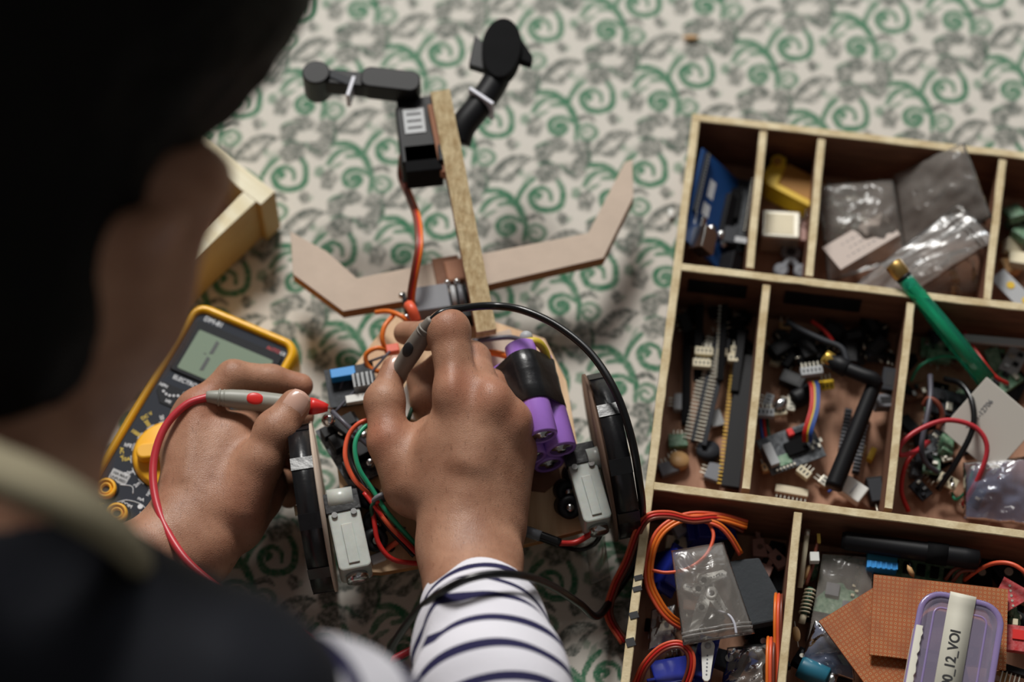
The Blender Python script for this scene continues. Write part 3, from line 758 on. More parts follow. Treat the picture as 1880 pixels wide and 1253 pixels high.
# finger chains: knuckle, middle joint, end joint, tip
fi = [('i', Q(823, 608, 108), 11.6, Q(785, 616, 88), 8.6, Q(744, 612, 70), 7.2),
      ('m', Q(866, 662, 88), 10.0, Q(812, 676, 66), 9.4, Q(772, 698, 58), 8.6),
      ('r', Q(902, 712, 74), 9.6, Q(845, 712, 56), 9.4, Q(786, 718, 52), 8.8),
      ('p', Q(935, 770, 56), 8.8, Q(893, 775, 38), 7.4, Q(850, 785, 34), 6.6)]
fing = None
for n, a, ra, b, rb, c, rc in fi:
    F = R.copy(); k0, r0 = kn[n]
    F.cap(k0, a, r0 * .93, ra, 4); F.cap(a, b, ra * .97, rb, 5); F.cap(b, c, rb * .97, rc, 4)
    F.ell(a, (ra * 1.03,) * 3, None, 5)
    fing = F if fing is None else fing.merge(F, 1.6)
    flush += [(k0 + np.array([0, 0, 9]), 12, .38), (a + np.array([0, 0, 8]), 10, .2)]
th = R.copy()
t0, t1, t2, t3 = Q(752, 885, 72), Q(714, 812, 78), Q(706, 738, 80), Q(722, 676, 80)
th.cap(t0, t1, 15, 12.5, 6); th.cap(t1, t2, 12.0, 10.8, 4); th.cap(t2, t3, 10.4, 7.0, 4); th.ell(t2, (11.3,) * 3, None, 5)
flush += [(t1 + np.array([-6, 0, 8]), 13, .45), (t3, 8, .2)]
palm = R.copy()
for n in 'imrp': palm.cap(wr + (kn[n][0] - wr) * .12, kn[n][0], 17, kn[n][1], 10)
palm.cap(Q(800, 900, 76), Q(842, 735, 92), 17, 12.5, 10)
palm.cap(wr + (0, 0, 0), Q(820, 840, 82), 22, 19, 12)
palm.cap(Q(905, 960, 68), Q(935, 840, 70), 20, 14, 12)
palm.cap(Q(760, 900, 66), Q(775, 830, 66), 16, 12, 12)          # thumb muscle and web
palm.cap(Q(745, 850, 70), Q(790, 790, 74), 10, 8, 10)
palm.cap(Q(900, 790, 62), Q(860, 930, 58), 20, 20, 14)
palm.cap(wr + (-6.5, 0, 0), fa + (-7, 0, 0), 21, 24, 14); palm.cap(wr + (7.5, 0, -2), fa + (8, 0, 0), 20, 24, 14)
palm.ell(Q(925, 1022, 84), (9, 10, 6), None, 10)                # wrist bone
palm.cap(Q(800, 735, 58), Q(860, 820, 58), 16, 18, 10)
for n in 'im':                                                  # tendons
    palm.cap(wr + (kn[n][0] - wr) * .5 + (0, 0, 14), kn[n][0] + (0, 0, 3), 2, 4, 12)
Rall = palm.merge(fing, 7).merge(th, 9)
for n in ('i', 'm', 'r'): Rall.ell(kn[n][0] + np.array([0, -2, 3]), (10.5, 11, 9.4), None, 10)
# soft hollows between the knuckles
Rall.ell((kn['i'][0] + kn['m'][0]) / 2 + (-2, 4, 17), (4, 14, 4), None, 10, cut=True)
rp = Rall.mesh()
# left hand ----------------------------------------------------------------
wl = Q(338, 1000, 58); fl_ = Q(120, 1110, 84)
kl = {'i': (Q(366, 752, 70), 11), 'm': (Q(420, 800, 64), 11), 'r': (Q(458, 855, 56), 11), 'p': (Q(478, 915, 46), 10.5)}
pts = [wl, fl_, Q(300, 640, 15), Q(600, 1060, 15), Q(420, 700, 96)]
Lf = Field(np.min(pts, 0) - 30, np.max(pts, 0) + 26, 1.25)
fi = [('i', Q(428, 692, 74), 9.8, Q(498, 698, 66), 8.9, Q(552, 709, 62), 7.6),
      ('m', Q(470, 758, 50), 9.6, Q(520, 770, 44), 8.4, Q(556, 766, 52), 7.0),
      ('r', Q(500, 830, 42), 9.4, Q(525, 850, 30), 8.2, Q(520, 880, 24), 7.0),
      ('p', Q(512, 885, 34), 8.4, Q(534, 902, 24), 7.2, Q(530, 915, 20), 6.4)]
fing = None
for n, a, ra, b, rb, c, rc in fi:
    F = Lf.copy(); k0, r0 = kl[n]
    F.cap(k0, a, r0 * .93, ra, 4); F.cap(a, b, ra * .97, rb, 4); F.cap(b, c, rb * .97, rc, 4)
    fing = F if fing is None else fing.merge(F, 1.5)
th = Lf.copy()
u0, u1, u2, u3 = Q(440, 930, 66), Q(478, 850, 78), Q(506, 793, 84), Q(541, 744, 86)
th.cap(u0, u1, 16, 13, 6); th.cap(u1, u2, 12.5, 11.6, 4); th.cap(u2, u3, 11.2, 9.4, 4); th.ell(u2, (12,) * 3, None, 5)
palm = Lf.copy()
wd = (Q(500, 880, 60) - wl); 
for n in 'imrp': palm.cap(wl + (kl[n][0] - wl) * .12, kl[n][0], 18, kl[n][1], 11)
palm.cap(Q(330, 950, 62), Q(362, 790, 66), 15, 13, 11)
palm.cap(Q(400, 930, 60), Q(420, 830, 60), 20, 18, 12)
palm.cap(Q(430, 960, 50), Q(478, 880, 50), 18, 14, 12)
palm.cap(Q(330, 830, 62), Q(345, 770, 64), 11, 10, 10)
palm.cap(Q(440, 850, 64), Q(440, 800, 60), 10, 8, 9)
palm.cap(wl + (2, 8, 0), fl_ + (0, 8, 0), 19, 24, 14); palm.cap(wl + (4, -8, -3), fl_ + (0, -8, 0), 20, 24, 14)
palm.ell(Q(375, 1020, 60), (18, 13, 15), (np.array([[.8, -.6, 0], [.6, .8, 0], [0, 0, 1]])), 12)
for n in 'im': palm.cap(wl + (kl[n][0] - wl) * .4 + (0, 0, 15), kl[n][0] + (0, 0, 4), 2.4, 4, 8)
Lall = palm.merge(fing, 7).merge(th, 8)
Lall.ell(kl['i'][0] + np.array([0, 0, 3]), (9, 9, 7.5), None, 7)
flush += [(kl['i'][0] + (0, 0, 8), 14, .4), (Q(470, 930, 70), 22, .3), (u3, 9, .2), (Q(552, 709, 62), 9, .35)]
lp = Lall.mesh()
# head, neck, shoulders, upper arms ------------------------------------------
hc = Q(150, -45, 500)                                   # middle of the skull
hr = np.array([.37, -.90, -.25]); hr /= np.linalg.norm(hr)           # towards the right ear
hf = np.array([.50, .24, -.83]); hf -= hr * (hf @ hr); hf /= np.linalg.norm(hf)   # where the face looks
hu = np.cross(hr, hf); HR = np.stack([hr, hf, hu], 1)
def H(r, f, u): return hc + hr * r + hf * f + hu * u
nb = Q(-90, 1030, 395); sr = Q(362, 1348, 372); sl = Q(-640, 700, 400)
pts = [hc, nb, sr, sl, Q(960, 1690, 150)]
hip = nb + np.array([-60, -330, -330])
B = Field(np.min(pts + [sr, sl, hip], 0) - 110, np.max(pts + [sr, sl], 0) + 130, 4.0)
B.ell(H(0, -8, 14), (74, 94, 88), HR, 10)
B.ell(H(0, 40, -40), (56, 50, 62), HR, 22); B.ell(H(0, 62, -82), (26, 22, 18), HR, 20)      # face, chin
B.cap(H(0, 86, 2), H(0, 103, -28), 8, 12, 12); B.ell(H(11, 93, -30), (8, 9, 7), HR, 6); B.ell(H(-11, 93, -30), (8, 9, 7), HR, 6)   # nose
for s_ in (-1, 1):
    B.ell(H(s_ * 31, 84, 8), (17, 9, 11), HR, 9, cut=True); B.ell(H(s_ * 31, 76, 8), (13, 12, 11), HR, 3)                      # eyes
    B.cap(H(s_ * 16, 86, 22), H(s_ * 46, 76, 22), 6, 5, 8); B.ell(H(s_ * 76, -4, -10), (7, 19, 31), HR, 5)
    B.ell(H(s_ * 82, 2, -8), (5, 11, 20), HR, 4, cut=True)
B.cap(H(-20, 84, -54), H(20, 84, -54), 6.5, 6.5, 4); B.cap(H(-16, 84, -63), H(16, 84, -63), 6.5, 6.5, 4)
B.ell(Q(285, 370, 450), (22, 26, 40), HR, 20); B.ell(Q(262, 432, 474), (6, 15, 24), HR, 6); B.cap(Q(270, 430, 438), Q(235, 560, 420), 18, 24, 20); B.cap(H(0, -10, -40), Q(60, 500, 430), 56, 58, 26); B.cap(Q(60, 500, 430), Q(-78, 960, 372), 60, 51, 26); B.cap(Q(-78, 960, 372), nb, 50, 58, 26)
B.cap(nb + (0, -28, -10), sr, 46, 46, 30); B.cap(nb, sl, 50, 46, 40)
cs = (sr + sl) / 2 + np.array([-30, -70, -50]); ch = cs + np.array([-45, -90, -90]); B.cap(cs, ch, 85, 95, 30); B.cap(ch, hip, 95, 100, 40)
elr = Q(975, 1680, 150); B.cap(sr, elr, 36, 32, 20); B.cap(elr, fa, 35, 26, 20)
ell_ = sl + np.array([60, -130, -250]); B.cap(sl, ell_, 40, 34, 20); B.cap(ell_, fl_, 35, 25, 20)
bp_ = B.mesh()
body = mesh_object('body', [rp, lp, bp_], M['skin'], person, 2, flush)
# eyes with pupils, brows
for s_ in (-1, 1):
    e_ = MB().sphere(H(s_ * 31, 79, 8), 12).build('eye', 'white_plastic', person)
    MB().sphere(H(s_ * 31, 87.2, 7), 5.2).build('iris', 'ink', e_)
    MB().tube([H(s_ * 14, 92, 22), H(s_ * 32, 92, 27), H(s_ * 50, 80, 24)], 3, 8).build('eyebrow', 'hair_black', person)
# hair: cap of thick short black hair
hh = Field(hc - (190, 210, 170), hc + 150, 3.5)
hh.ell(H(0, -8, 16), (86, 98, 92), HR, 10); hh.cap(H(0, 60, 62), H(0, 82, 52), 34, 24, 20); hh.cap(H(-40, -60, -20), H(40, -60, -20), 42, 42, 20)
hh.cap(hc, Q(-50, 530, 448), 62, 66, 30)
for s_ in (-1, 1):
    hh.cap(H(s_ * 66, 22, 20), H(s_ * 71, 20, -14), 15, 7, 10)
hh.ell(H(0, 84, -34), (60, 60, 62), HR, 10, cut=True)
for s_ in (-1, 1): hh.ell(H(s_ * 86, 6, -22), (24, 24, 34), HR, 8, cut=True)
hv, hf_ = hh.mesh()
for i in range(len(hv)):
    p = Vector(hv[i]); d = (p - Vector(hc)).normalized(); hv[i] += np.array(d) * (3.2 * noise.noise(p * .045) + 1.6 * noise.noise(p * .14))
mesh_object('hair', [(hv, hf_)], M['hair_black'], person, 1)
# nails
def nail(p, ax, up, w=5.6, l=7.5):
    T = basis(p, ax, up); vs = []; n = 8
    G = [[V(l * (i / n * 2 - 1) * (1 - .12 * abs(j / n * 2 - 1) ** 2), w * (j / n * 2 - 1) * (1 - .35 * max(0, abs(i / n * 2 - 1) - .4)), -2.6 * (j / n * 2 - 1) ** 2 - .9 * (i / n * 2 - 1) ** 2) for j in range(n + 1)] for i in range(n + 1)]
    return MB().at(T).grid(G).build('nail', 'nail', person, solid=.5, label='pale thumb nail')
def up_at(p, a, b, up, r):   # point on the skin above a fingertip
    a = Vector(a); b = Vector(b); x = (b - a).normalized(); u = Vector(up); u = (u - x * u.dot(x)).normalized(); return Vector(p) + u * r, x, u
q, x, u = up_at(u3, u2, u3, (.5, .1, .95), 9.7); nail(q - x * 1.0, x, u, 7.0, 8.4)
q, x, u = up_at(t3, t2, t3, (.55, .0, .85), 7.7); nail(q - x * 1.5, x, u, 5.6, 7.2)
# striped shirt sleeves --------------------------------------------------------
def stripe_mat():
    m = bpy.data.materials.new('striped_jersey'); m.use_nodes = True; nt = m.node_tree; b = nt.nodes['Principled BSDF']; L = nt.links.new; N = nt.nodes.new
    uv = N('ShaderNodeUVMap'); uv.uv_map = 'weave'; sp = N('ShaderNodeSeparateXYZ'); L(uv.outputs[0], sp.inputs[0])
    f = N('ShaderNodeMath'); f.operation = 'FRACT'; L(sp.outputs[0], f.inputs[0])
    r = N('ShaderNodeValToRGB'); e = r.color_ramp.elements; e[0].position = 0; e[0].color = lin((46, 44, 78)) + (1,); e[1].position = 1; e[1].color = lin((232, 230, 238)) + (1,)
    a = e.new(.27); a.color = lin((46, 44, 78)) + (1,); c = e.new(.30); c.color = lin((232, 230, 238)) + (1,)
    L(f.outputs[0], r.inputs[0]); L(r.outputs[0], b.inputs[0]); b.inputs['Roughness'].default_value = .9; b.inputs['Specular IOR Level'].default_value = .15
    tc = N('ShaderNodeTexCoord'); n = N('ShaderNodeTexNoise'); n.inputs['Scale'].default_value = 700; L(tc.outputs['Object'], n.inputs[0])
    bp = N('ShaderNodeBump'); bp.inputs['Strength'].default_value = .3; bp.inputs['Distance'].default_value = .0008; L(n.outputs['Fac'], bp.inputs['Height']); L(bp.outputs[0], b.inputs['Normal'])
    return m
M['stripe'] = stripe_mat()
def sleeve(path, rad, pitch, twist, seed, name='sleeve', label=None):
    path = catmull(path, 26); m = len(path); n = 72; vs = []; uvs = []; s = 0
    t0 = (path[1] - path[0]).normalized(); nrm = V(0, 0, 1); nrm = (nrm - t0 * nrm.dot(t0)).normalized()
    for i, p in enumerate(path):
        if i: s += (p - path[i - 1]).length
        t = (path[min(i + 1, m - 1)] - path[max(i - 1, 0)]).normalized(); nrm = (nrm - t * nrm.dot(t)).normalized(); bi = t.cross(nrm)
        for k in range(n):
            a = 2 * math.pi * k / n; R_ = rad(i / (m - 1))
            ph = s * .075 + 1.25 * math.sin(a + seed) + a * 0.0
            fold = 1.9 * math.sin(ph * 2.0) * (.5 + .5 * math.cos(a - .6)) + 2.2 * noise.noise(Vector((math.cos(a) * 1.3, math.sin(a) * 1.3, s * .03 + seed)))
            fold2 = 2.4 * max(0, 1 - abs(((s * .9 - 30 * math.sin(a * 1.0 - .9) - 52) / 13))) * (.5 + .5 * math.cos(a - .2))
            if i < 8: fold *= i / 8; fold2 *= i / 8
            R_ += fold + fold2
            vs.append(p - t * (7.5 * math.cos(a)) + nrm * (math.cos(a) * R_ * .93) + bi * (math.sin(a) * R_ * 1.04))
            uvs.append(((s + 2.4 + twist * math.sin(a + .5) + 3.0 * fold2 * math.sin(a)) / pitch, a))
    mb = MB(); fs = [(i * n + k, i * n + (k + 1) % n, (i + 1) * n + (k + 1) % n, (i + 1) * n + k) for i in range(m - 1) for k in range(n)]
    me = bpy.data.meshes.new(name); me.from_pydata([tuple(p * S) for p in vs], [], fs); me.materials.append(M['stripe'])
    ul = me.uv_layers.new(name='weave'); me.polygons.foreach_set('use_smooth', [True] * len(fs))
    for lp_ in me.loops: ul.data[lp_.index].uv = uvs[lp_.vertex_index]
    o = bpy.data.objects.new(name, me); COL.objects.link(o); o.parent = person
    md = o.modifiers.new('cloth', 'SOLIDIFY'); md.thickness = .0012; md.offset = 0
    if label: o['label'] = label
    return o
wv = Vector(wr); fv = Vector(fa)
sleeve([Vector(Q(869, 1108, 89)), Vector(Q(880, 1150, 102)), fv, Vector((fa + elr) / 2), Vector(elr)], lambda t: 27.5 + 13 * min(1, t * 1.9), 16.6, 2.0, .7, label='white sleeve with thin navy stripes')
sleeve([Vector(elr), Vector((elr * .6 + sr * .4)), Vector(Q(640, 1380, 335)), Vector(sr) + V(16, -4, -4)], lambda t: 38 + 6 * t, 18.0, 2.0, 2.0, label='white sleeve with thin navy stripes')
sleeve([Vector(fl_) , Vector((fl_ + ell_) / 2), Vector(ell_)], lambda t: 30 + 10 * t, 18.0, 3.0, 4.0, label='white sleeve with thin navy stripes')
# black vest ------------------------------------------------------------------
Vf = Field(np.min([nb, sr, sl, hip, ch], 0) - 150, np.max([nb, sr, sl], 0) + 130, 5.0)
vn = Q(-60, 1165, 385)
Vf.cap(vn, sr, 53, 66, 30); Vf.cap(Q(-190, 1060, 400), Q(90, 1165, 385), 60, 52, 30); Vf.cap(nb + (sl - nb) * .12, sl, 66, 60, 30)
Vf.cap(cs, ch, 96, 108, 30); Vf.cap(ch, hip, 108, 112, 40)
nd = (Vector(H(0, -30, -60)) - Vector(nb)).normalized()
Vf.cap(nb + np.array(nd) * 30, nb + np.array(nd) * 160, 60, 60, 8, cut=True)
vv_, vf_ = Vf.mesh()
for i in range(len(vv_)):
    p = Vector(vv_[i]); vv_[i] += np.array([0, 0, 1]) * 3.0 * noise.noise(p * .03)
mesh_object('vest', [(vv_, vf_)], M['vest_black'], person, 2)
# collar: a stiff light band round the neck
lp2 = PP([(-260, 860, 470), (-100, 836, 495), (0, 866, 495), (100, 908, 485), (185, 958, 462), (245, 1020, 425), (255, 1100, 370), (150, 1200, 335), (-100, 1200, 325), (-350, 1050, 380), (-340, 930, 440), (-260, 860, 470)])
MB().tube(lp2, 14, 12, flat=.5, sub=10).build('collar', 'collar_cloth', person)
# ------------------------------------------------------------------ home-made robot
DZ = 40.0
rob = thing('robot', 'half built two wheeled wooden robot with gripper arm and purple battery pack', 'robot', Matrix.Translation(P(840, 830, 0)))
def pl(pts, z): return [(q.x, q.y) for q in (P(x, y, z) for x, y in pts)]
def RB(name, m, mb, **k): return mb.build(name, m, rob, world=True, **k)
RB('chassis', ['deck_wood', 'mdf_edge'], MB().prism(pl([(722, 578), (800, 560), (905, 590), (1000, 622), (1040, 700), (1062, 830), (1092, 968), (1000, 992), (880, 1020), (700, 1052), (655, 1050), (625, 905), (603, 735), (660, 660)], DZ), DZ - 5, DZ, 0, 1), bevel=.3)
# wheels: wooden disc with black tape round the rim
hd = (P(1148, 985, 52) - P(1090, 685, 52)); hd.z = 0; hd.normalize(); axl = Vector((-hd.y, hd.x, 0))
if axl.x < 0: axl = -axl
def wheel(cx, cy, out, axl):
    axl = axl.normalized(); hd = V(0, 0, 1).cross(axl).normalized() * -1; up = axl.cross(hd) * -1
    c = P(cx, cy, 52); w = 12.5
    wv = MB().lathe([(44, -w / 2 + 1), (49.5, -w / 2), (49.8, w / 2), (44, w / 2 - 1), (44, w / 2 - 4), (.01, w / 2 - 4)], c, axl, 64)
    o = RB('wheel', ['black_tape'], wv)
    d = MB().lathe([(43.8, -w / 2 - .6 * 0), (43.8, w / 2 - .8), (.01, w / 2 - .8)], c - axl * (out * 1.0), axl, 48); 
    dd = MB(); dd.lathe([(6, 0), (50.6, 0), (50.6, 1.6), (6, 1.6), (.01, 1.6)], c - axl * out * (w / 2 + 1.4) - axl * 1.3, axl, 64)
    W_ = full(o).inverted() if False else None
    a = d.build('hub', 'hardboard' if out > 0 else 'mdf', o, world=True); b = dd.build('rim_disc', 'hardboard' if out > 0 else 'mdf', o, world=True, label='bare wooden disc')
    for k in range(9):
        an = k * .7 + .3; u = hd * math.cos(an) + up * math.sin(an)
        MB().at(basis(c + u * 49.6, axl, u)).box((0, 0, 0), (w + .4, 9 + 3 * math.sin(k * 3), .7)).build('tape_wrap', 'black_tape', o, world=True)
    MB().cyl(c - axl * out * 26, c + axl * out * 10, 3, n=16).build('axle', 'cream', o, world=True)
wheel(572, 934, -1, V(.98, .16, .025)); wheel(1126, 836, 1, V(.98, .182, .064))
def RF(p0, p1, z, z1=None, roll=0):
    return fr(p0, p1, z, z1, roll)
# gear motors beside the wheels
def gearmotor(p0, p1, w):
    T, L = RF(p0, p1, DZ + 12)
    o = MB().at(T).prism(rrect(-L / 2, -w / 2, L / 2, w / 2, 3), -10, 10).build('gear_motor', 'milky', rob, world=True, bevel=1)
    MB().at(T).box((L * .18, 0, 10.3), (L * .5, w * .34, 1.4)).build('motor_rib', 'milky', o, world=True, bevel=.3)
    MB().at(T).lathe([(w * .34, 0), (w * .34, 5), (w * .2, 6), (.01, 6)], (L / 2 - 1, 0, 0), (1, 0, 0)).build('motor_can', 'steel', o, world=True)
    MB().at(T).box((-L / 2 + 7, 0, 8), (13, w + 2, 5.5)).build('tape_band', 'black_tape', o, world=True, bevel=.5)
    for s_ in (-1, 1): MB().at(T).cyl((-L / 2 + 15, s_ * w * .3, 10), (-L / 2 + 15, s_ * w * .3, 11.6), 1.8, n=10).build('screw', 'steel', o, world=True)
    return o
gearmotor((625, 915), (655, 1056), 19); gearmotor((1058, 828), (1098, 968), 17)
for a, b, w in (((602, 922), (648, 915), 9), ((1078, 846), (1112, 838), 9)):
    T, L = RF(a, b, 58); MB().at(T).cyl((-L / 2, 0, 0), (L / 2, 0, 0), 7, n=24).build('shaft_collar', 'milky', rob, world=True)
for (x, y) in ((645, 915), (1040, 902), (690, 960), (688, 990), (1042, 930), (1056, 872), (676, 912)):
    T = Matrix.Translation(P(x, y, DZ + 6))
    o = MB().at(T).lathe([(7, -6), (7, 6), (5.5, 7), (3, 7), (3, 5), (.01, 5)], (0, 0, 0), (.2, -.5, .8)).build('rubber_foot', 'black_plastic', rob, world=True)
    MB().at(T).lathe([(2.4, 0), (2.4, 7.6), (.01, 8.2)], (0, 0, 0), (.2, -.5, .8), 12).build('screw', 'steel', o, world=True)
# V shaped bar in front
vp = [(533, 425), (538, 504), (630, 572), (760, 550), (900, 522), (1108, 474), (1163, 362), (1161, 292), (1147, 298), (1080, 428), (900, 463), (820, 478), (655, 511), (600, 462)]
RB('front_bar', ['mdf', 'mdf_edge'], MB().prism(pl(vp, 42), 33, 42, 0, 1), bevel=.3)
T, L = RF((800, 520), (848, 512), 38); RB('bar_block', 'ply_face', MB().at(T).box((0, 4, 2), (L, 20, 9)), bevel=.6)
T, L = RF((818, 502), (862, 494), 44); RB('shade_plate', 'stick_side', MB().at(T).box((0, 0, 0), (L, 15, 5)), bevel=1.2)  # flat brown plate imitating a brown shaded region of the bar
# neck joint: servo and bracket behind the bar
T, L = RF((742, 566), (868, 548), DZ + 8)
sv = RB('servo', 'grey_plastic', MB().at(T).box((-4, 0, 0), (22, 17, 18)), bevel=.8)
for x, w, m_ in ((-17, 3, 'dark_grey'), (-20.5, 2.4, 'black_plastic'), (9.5, 3, 'light_grey'), (14, 3, 'grey_plastic'), (19, 5, 'black_plastic')):
    MB().at(T).lathe([(8.5, -w / 2), (9, 0), (8.5, w / 2), (.01, w / 2)], (x, 0, 2), (1, 0, 0)).build('bracket_plate', m_, sv, world=True, bevel=.2)
for x, y, z in ((-22, 5, 7), (-21, -9, 5), (7, 9, 8), (13, 10, 6), (20, 7, 8)): MB().at(T).sphere((x, y, z), 1.9).build('screw', 'steel', sv, world=True)
RB('joint_block', 'black_plastic', MB().at(T).box((20, -4, -2), (17, 22, 14)), bevel=.8)
# lifting stick and gripper
a = P(808, 172, 92); b = P(893, 612, 62); T = basis((a + b) / 2, b - a); L = (b - a).length
stk = MB().at(T); n = 26
G = []
for i in range(n + 1):
    x = -L / 2 + L * i / n; w = 6.1 + .35 * noise.noise(Vector((i * .6, 0, 2))); k = .35 * noise.noise(Vector((i * .6, 5, 2)))
    G.append([V(x, -w, -6), V(x, -w, 5 + k), V(x, w, 5 - k), V(x, w, -6)])
stk.grid(G, False, True); stk.add(G[0], [(0, 1, 2, 3)]); stk.add(G[-1], [(0, 1, 2, 3)])
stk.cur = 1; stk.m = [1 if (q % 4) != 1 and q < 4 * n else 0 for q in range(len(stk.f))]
arm = RB('lifting_stick', ['stick_top', 'stick_side'], stk)
MB().at(T).box((-L / 2 + 30, -7.6, -4), (46, 3.4, 13)).build('side_block', 'stick_side', arm, world=True, bevel=.5)
T, L = RF((762, 206), (776, 322), 74)
gb = RB('gripper_body', 'black_plastic', MB().at(T).box((0, 0, 0), (42, 25, 24)), bevel=1.2)
MB().at(T).box((-9, -1.5, 12.3), (18, 13, .5)).build('sticker', 'light_grey', gb, world=True)
for k in range(3): MB().at(T).box((-14 + 5 * k, -1.5, 12.7), (1.1, 9, .2)).build('sticker_print', 'ink', gb, world=True)
MB().at(T).box((-24, 4, 8), (8, 30, 4)).build('mounting_ear', 'black_plastic', gb, world=True, bevel=.5)
MB().at(T).box((18, 1, 2), (20, 23, 20)).build('servo_case', 'black_matte', gb, world=True, bevel=1)
MB().at(T).box((6, 17, 6), (34, 13, 16)).build('side_case', 'black_plastic', gb, world=True, bevel=1)
def bar(p, q, w, h, name, m_, par=None, r=2):
    T = basis((p + q) / 2, q - p); L = (q - p).length
    return MB().at(T).prism(rrect(-L / 2 - w / 2, -w / 2, L / 2 + w / 2, w / 2, min(r, w / 2.1)), -h / 2, h / 2).build(name, m_, par or rob, world=True, bevel=.8)
g1, g2 = P(750, 160, 88), P(585, 148, 84)
j1 = bar(g1, g1 + V(-22, 3, 0), 15, 15, 'gripper_jaw', 'black_plastic', r=6)
bar(g1 + V(-6, 0, -1), g2, 10.5, 13, 'jaw_arm', 'black_plastic', j1)
MB().cyl(g2 + V(-1, 0, -12), g2 + V(-1, 0, 9), 8.8).cyl(g2 + V(-1, 0, 9), g2 + V(-1, 0, 10), 8.8, 8.0).build('jaw_tip', 'black_plastic', j1, world=True)
bar(P(600, 138, 88), P(640, 155, 88), 6, 8, 'jaw_gusset', 'dark_grey', j1)
MB().cyl(g1 + V(0, 0, 5), g1 + V(0, 0, 7), 2.6).build('pivot_screw', 'dark_grey', j1, world=True)
MB().at(basis(P(645, 168, 86), V(.25, 1, 0))).box((0, 0, 0), (15, 2.4, 13)).build('zip_tie', 'zip_tie', j1, world=True, bevel=.4)
g3, g4, g5 = P(842, 234, 84), P(878, 196, 86), P(926, 108, 88)
j2 = bar(g3, g4, 12, 11, 'gripper_jaw', 'black_plastic', r=5)
MB().tube([P(840, 262, 80), P(850, 232, 84), g4, P(908, 152, 87), g5], 8.4, 12).build('jaw_arm', 'black_plastic', j2, world=True)
T = basis(P(921, 92, 92), P(925, 40, 92) - P(915, 150, 92))
MB().at(T).prism([(24 * math.cos(2 * math.pi * k / 28) * (1 if math.cos(2 * math.pi * k / 28) < 0 else .9), 12.5 * math.sin(2 * math.pi * k / 28)) for k in range(28)], -6, 5).build('jaw_pad', 'black_matte', j2, world=True, bevel=1)
MB().at(T).prism([(-17, 0), (4, 9), (12, 18), (-11, 20)], -8, -2).build('pad_fin', 'black_plastic', j2, world=True, bevel=.6)
MB().at(T).prism([(-3, 0), (-9, -19), (-4, -20), (12, -10)], -6, 1).build('pad_hook', 'black_matte', j2, world=True, bevel=.5)
MB().at(basis(P(884, 190, 88), V(.75, -.6, 0))).box((0, 0, 0), (19, 2.4, 18)).build('zip_tie', 'zip_tie', j2, world=True, bevel=.4)
bar(P(846, 214, 88), P(872, 206, 88), 3, 3, 'jaw_link', 'light_grey', j2)
# servo ribbon from the gripper to the joint
for k, m_ in enumerate(('brown_wire', 'red_wire', 'orange_wire')):
    d = (k - 1) * 4.0
    wire(rob, [(738 + d * .4, 286, 70), (738 + d, 325, 55), (752 + d, 360, 58), (766 + d, 400, 70), (770 + d, 450, 78), (762 + d, 500, 72), (755 + d, 545, 60), (757 + d, 575, 54)], 1.25 if k else 1.5, m_, label=m_.split('_')[0] + ' wire of the gripper ribbon')
wire(rob, [(750, 560, 64), (757, 570, 66), (764, 590, 62)], 3.4, 'coral_wire')
for pts in ([(690, 574, 50), (712, 572, 56), (735, 580, 60), (755, 596, 58)], [(722, 580, 56), (706, 600, 58), (702, 625, 56), (712, 650, 50)], [(712, 642, 52), (690, 640, 54), (672, 652, 52), (676, 672, 48), (694, 682, 46), (712, 676, 44)]):
    wire(rob, pts, 1.5, 'orange_wire', label='orange wire loop')
RB('wire_plug', 'coral_wire', MB().at(Matrix.Translation(P(721, 642, 52))).box((0, 0, 0), (8, 5.5, 5), .2), bevel=.6)
for pts in ([(716, 645, 56), (668, 700, 52), (612, 760, 50)], [(712, 652, 54), (670, 668, 48), (648, 684, 46)], [(655, 672, 46), (630, 700, 48), (618, 745, 46)]):
    wire(rob, pts, .8, 'grey_wire')
# driver boards
T, L = RF((612, 728), (672, 718), DZ + 9)
db = RB('driver_board', 'pcb_black', MB().at(T).box((2, 6, -2), (30, 26, 2.4)))
MB().at(T).box((-2, 12, 3), (15, 6, 7)).build('terminal_block', 'bright_blue', db, world=True, bevel=.4)
MB().at(T).box((9, 4, 4), (12, 9, 9)).build('heat_sink', 'light_grey', db, world=True)
for k in range(4): MB().at(T).box((5 + 2.8 * k, 4, 9), (1.1, 8, 3)).build('sink_fin', 'black_plastic', db, world=True)
MB().at(T).box((6, -6, 3), (18, 5, 4)).build('header', 'white_plastic', db, world=True, bevel=.3)
T, L = RF((625, 790), (668, 860), DZ + 7)
db = RB('motor_board', 'pcb_dark', MB().at(T).box((0, 0, -2), (44, 26, 2.2)))
for x, y, a_, b_, h in ((-15, 5, 8, 10, 9), (-6, -6, 10, 8, 8), (6, 5, 9, 11, 10), (12, -7, 9, 8, 8), (-16, -8, 7, 7, 6)):
    MB().at(T).box((x, y, h / 2 - 1), (a_, b_, h)).build('chip', 'black_plastic', db, world=True, bevel=.5)
for x, y in ((-2, 9), (16, 4), (-10, -1)): MB().at(T).lathe([(2.6, 0), (2.6, 7), (1.8, 7.6), (.01, 7.6)], (x, y, 0)).build('capacitor', 'steel', db, world=True)
RB('black_bracket', 'black_plastic', MB().at(RF((600, 772), (640, 800), DZ + 18)[0]).box((2, 3, -6), (22, 7, 12)), bevel=.8)
RB('ball_screw', 'steel', MB().sphere(P(603, 772, DZ + 26), 4.2))
RB('ball_screw', 'steel', MB().sphere(P(700, 846, DZ + 22), 3.2))
T, L = RF((745, 735), (775, 745), DZ + 3); RB('white_board', 'peltier', MB().at(T).box((0, 0, 0), (18, 22, 2)))
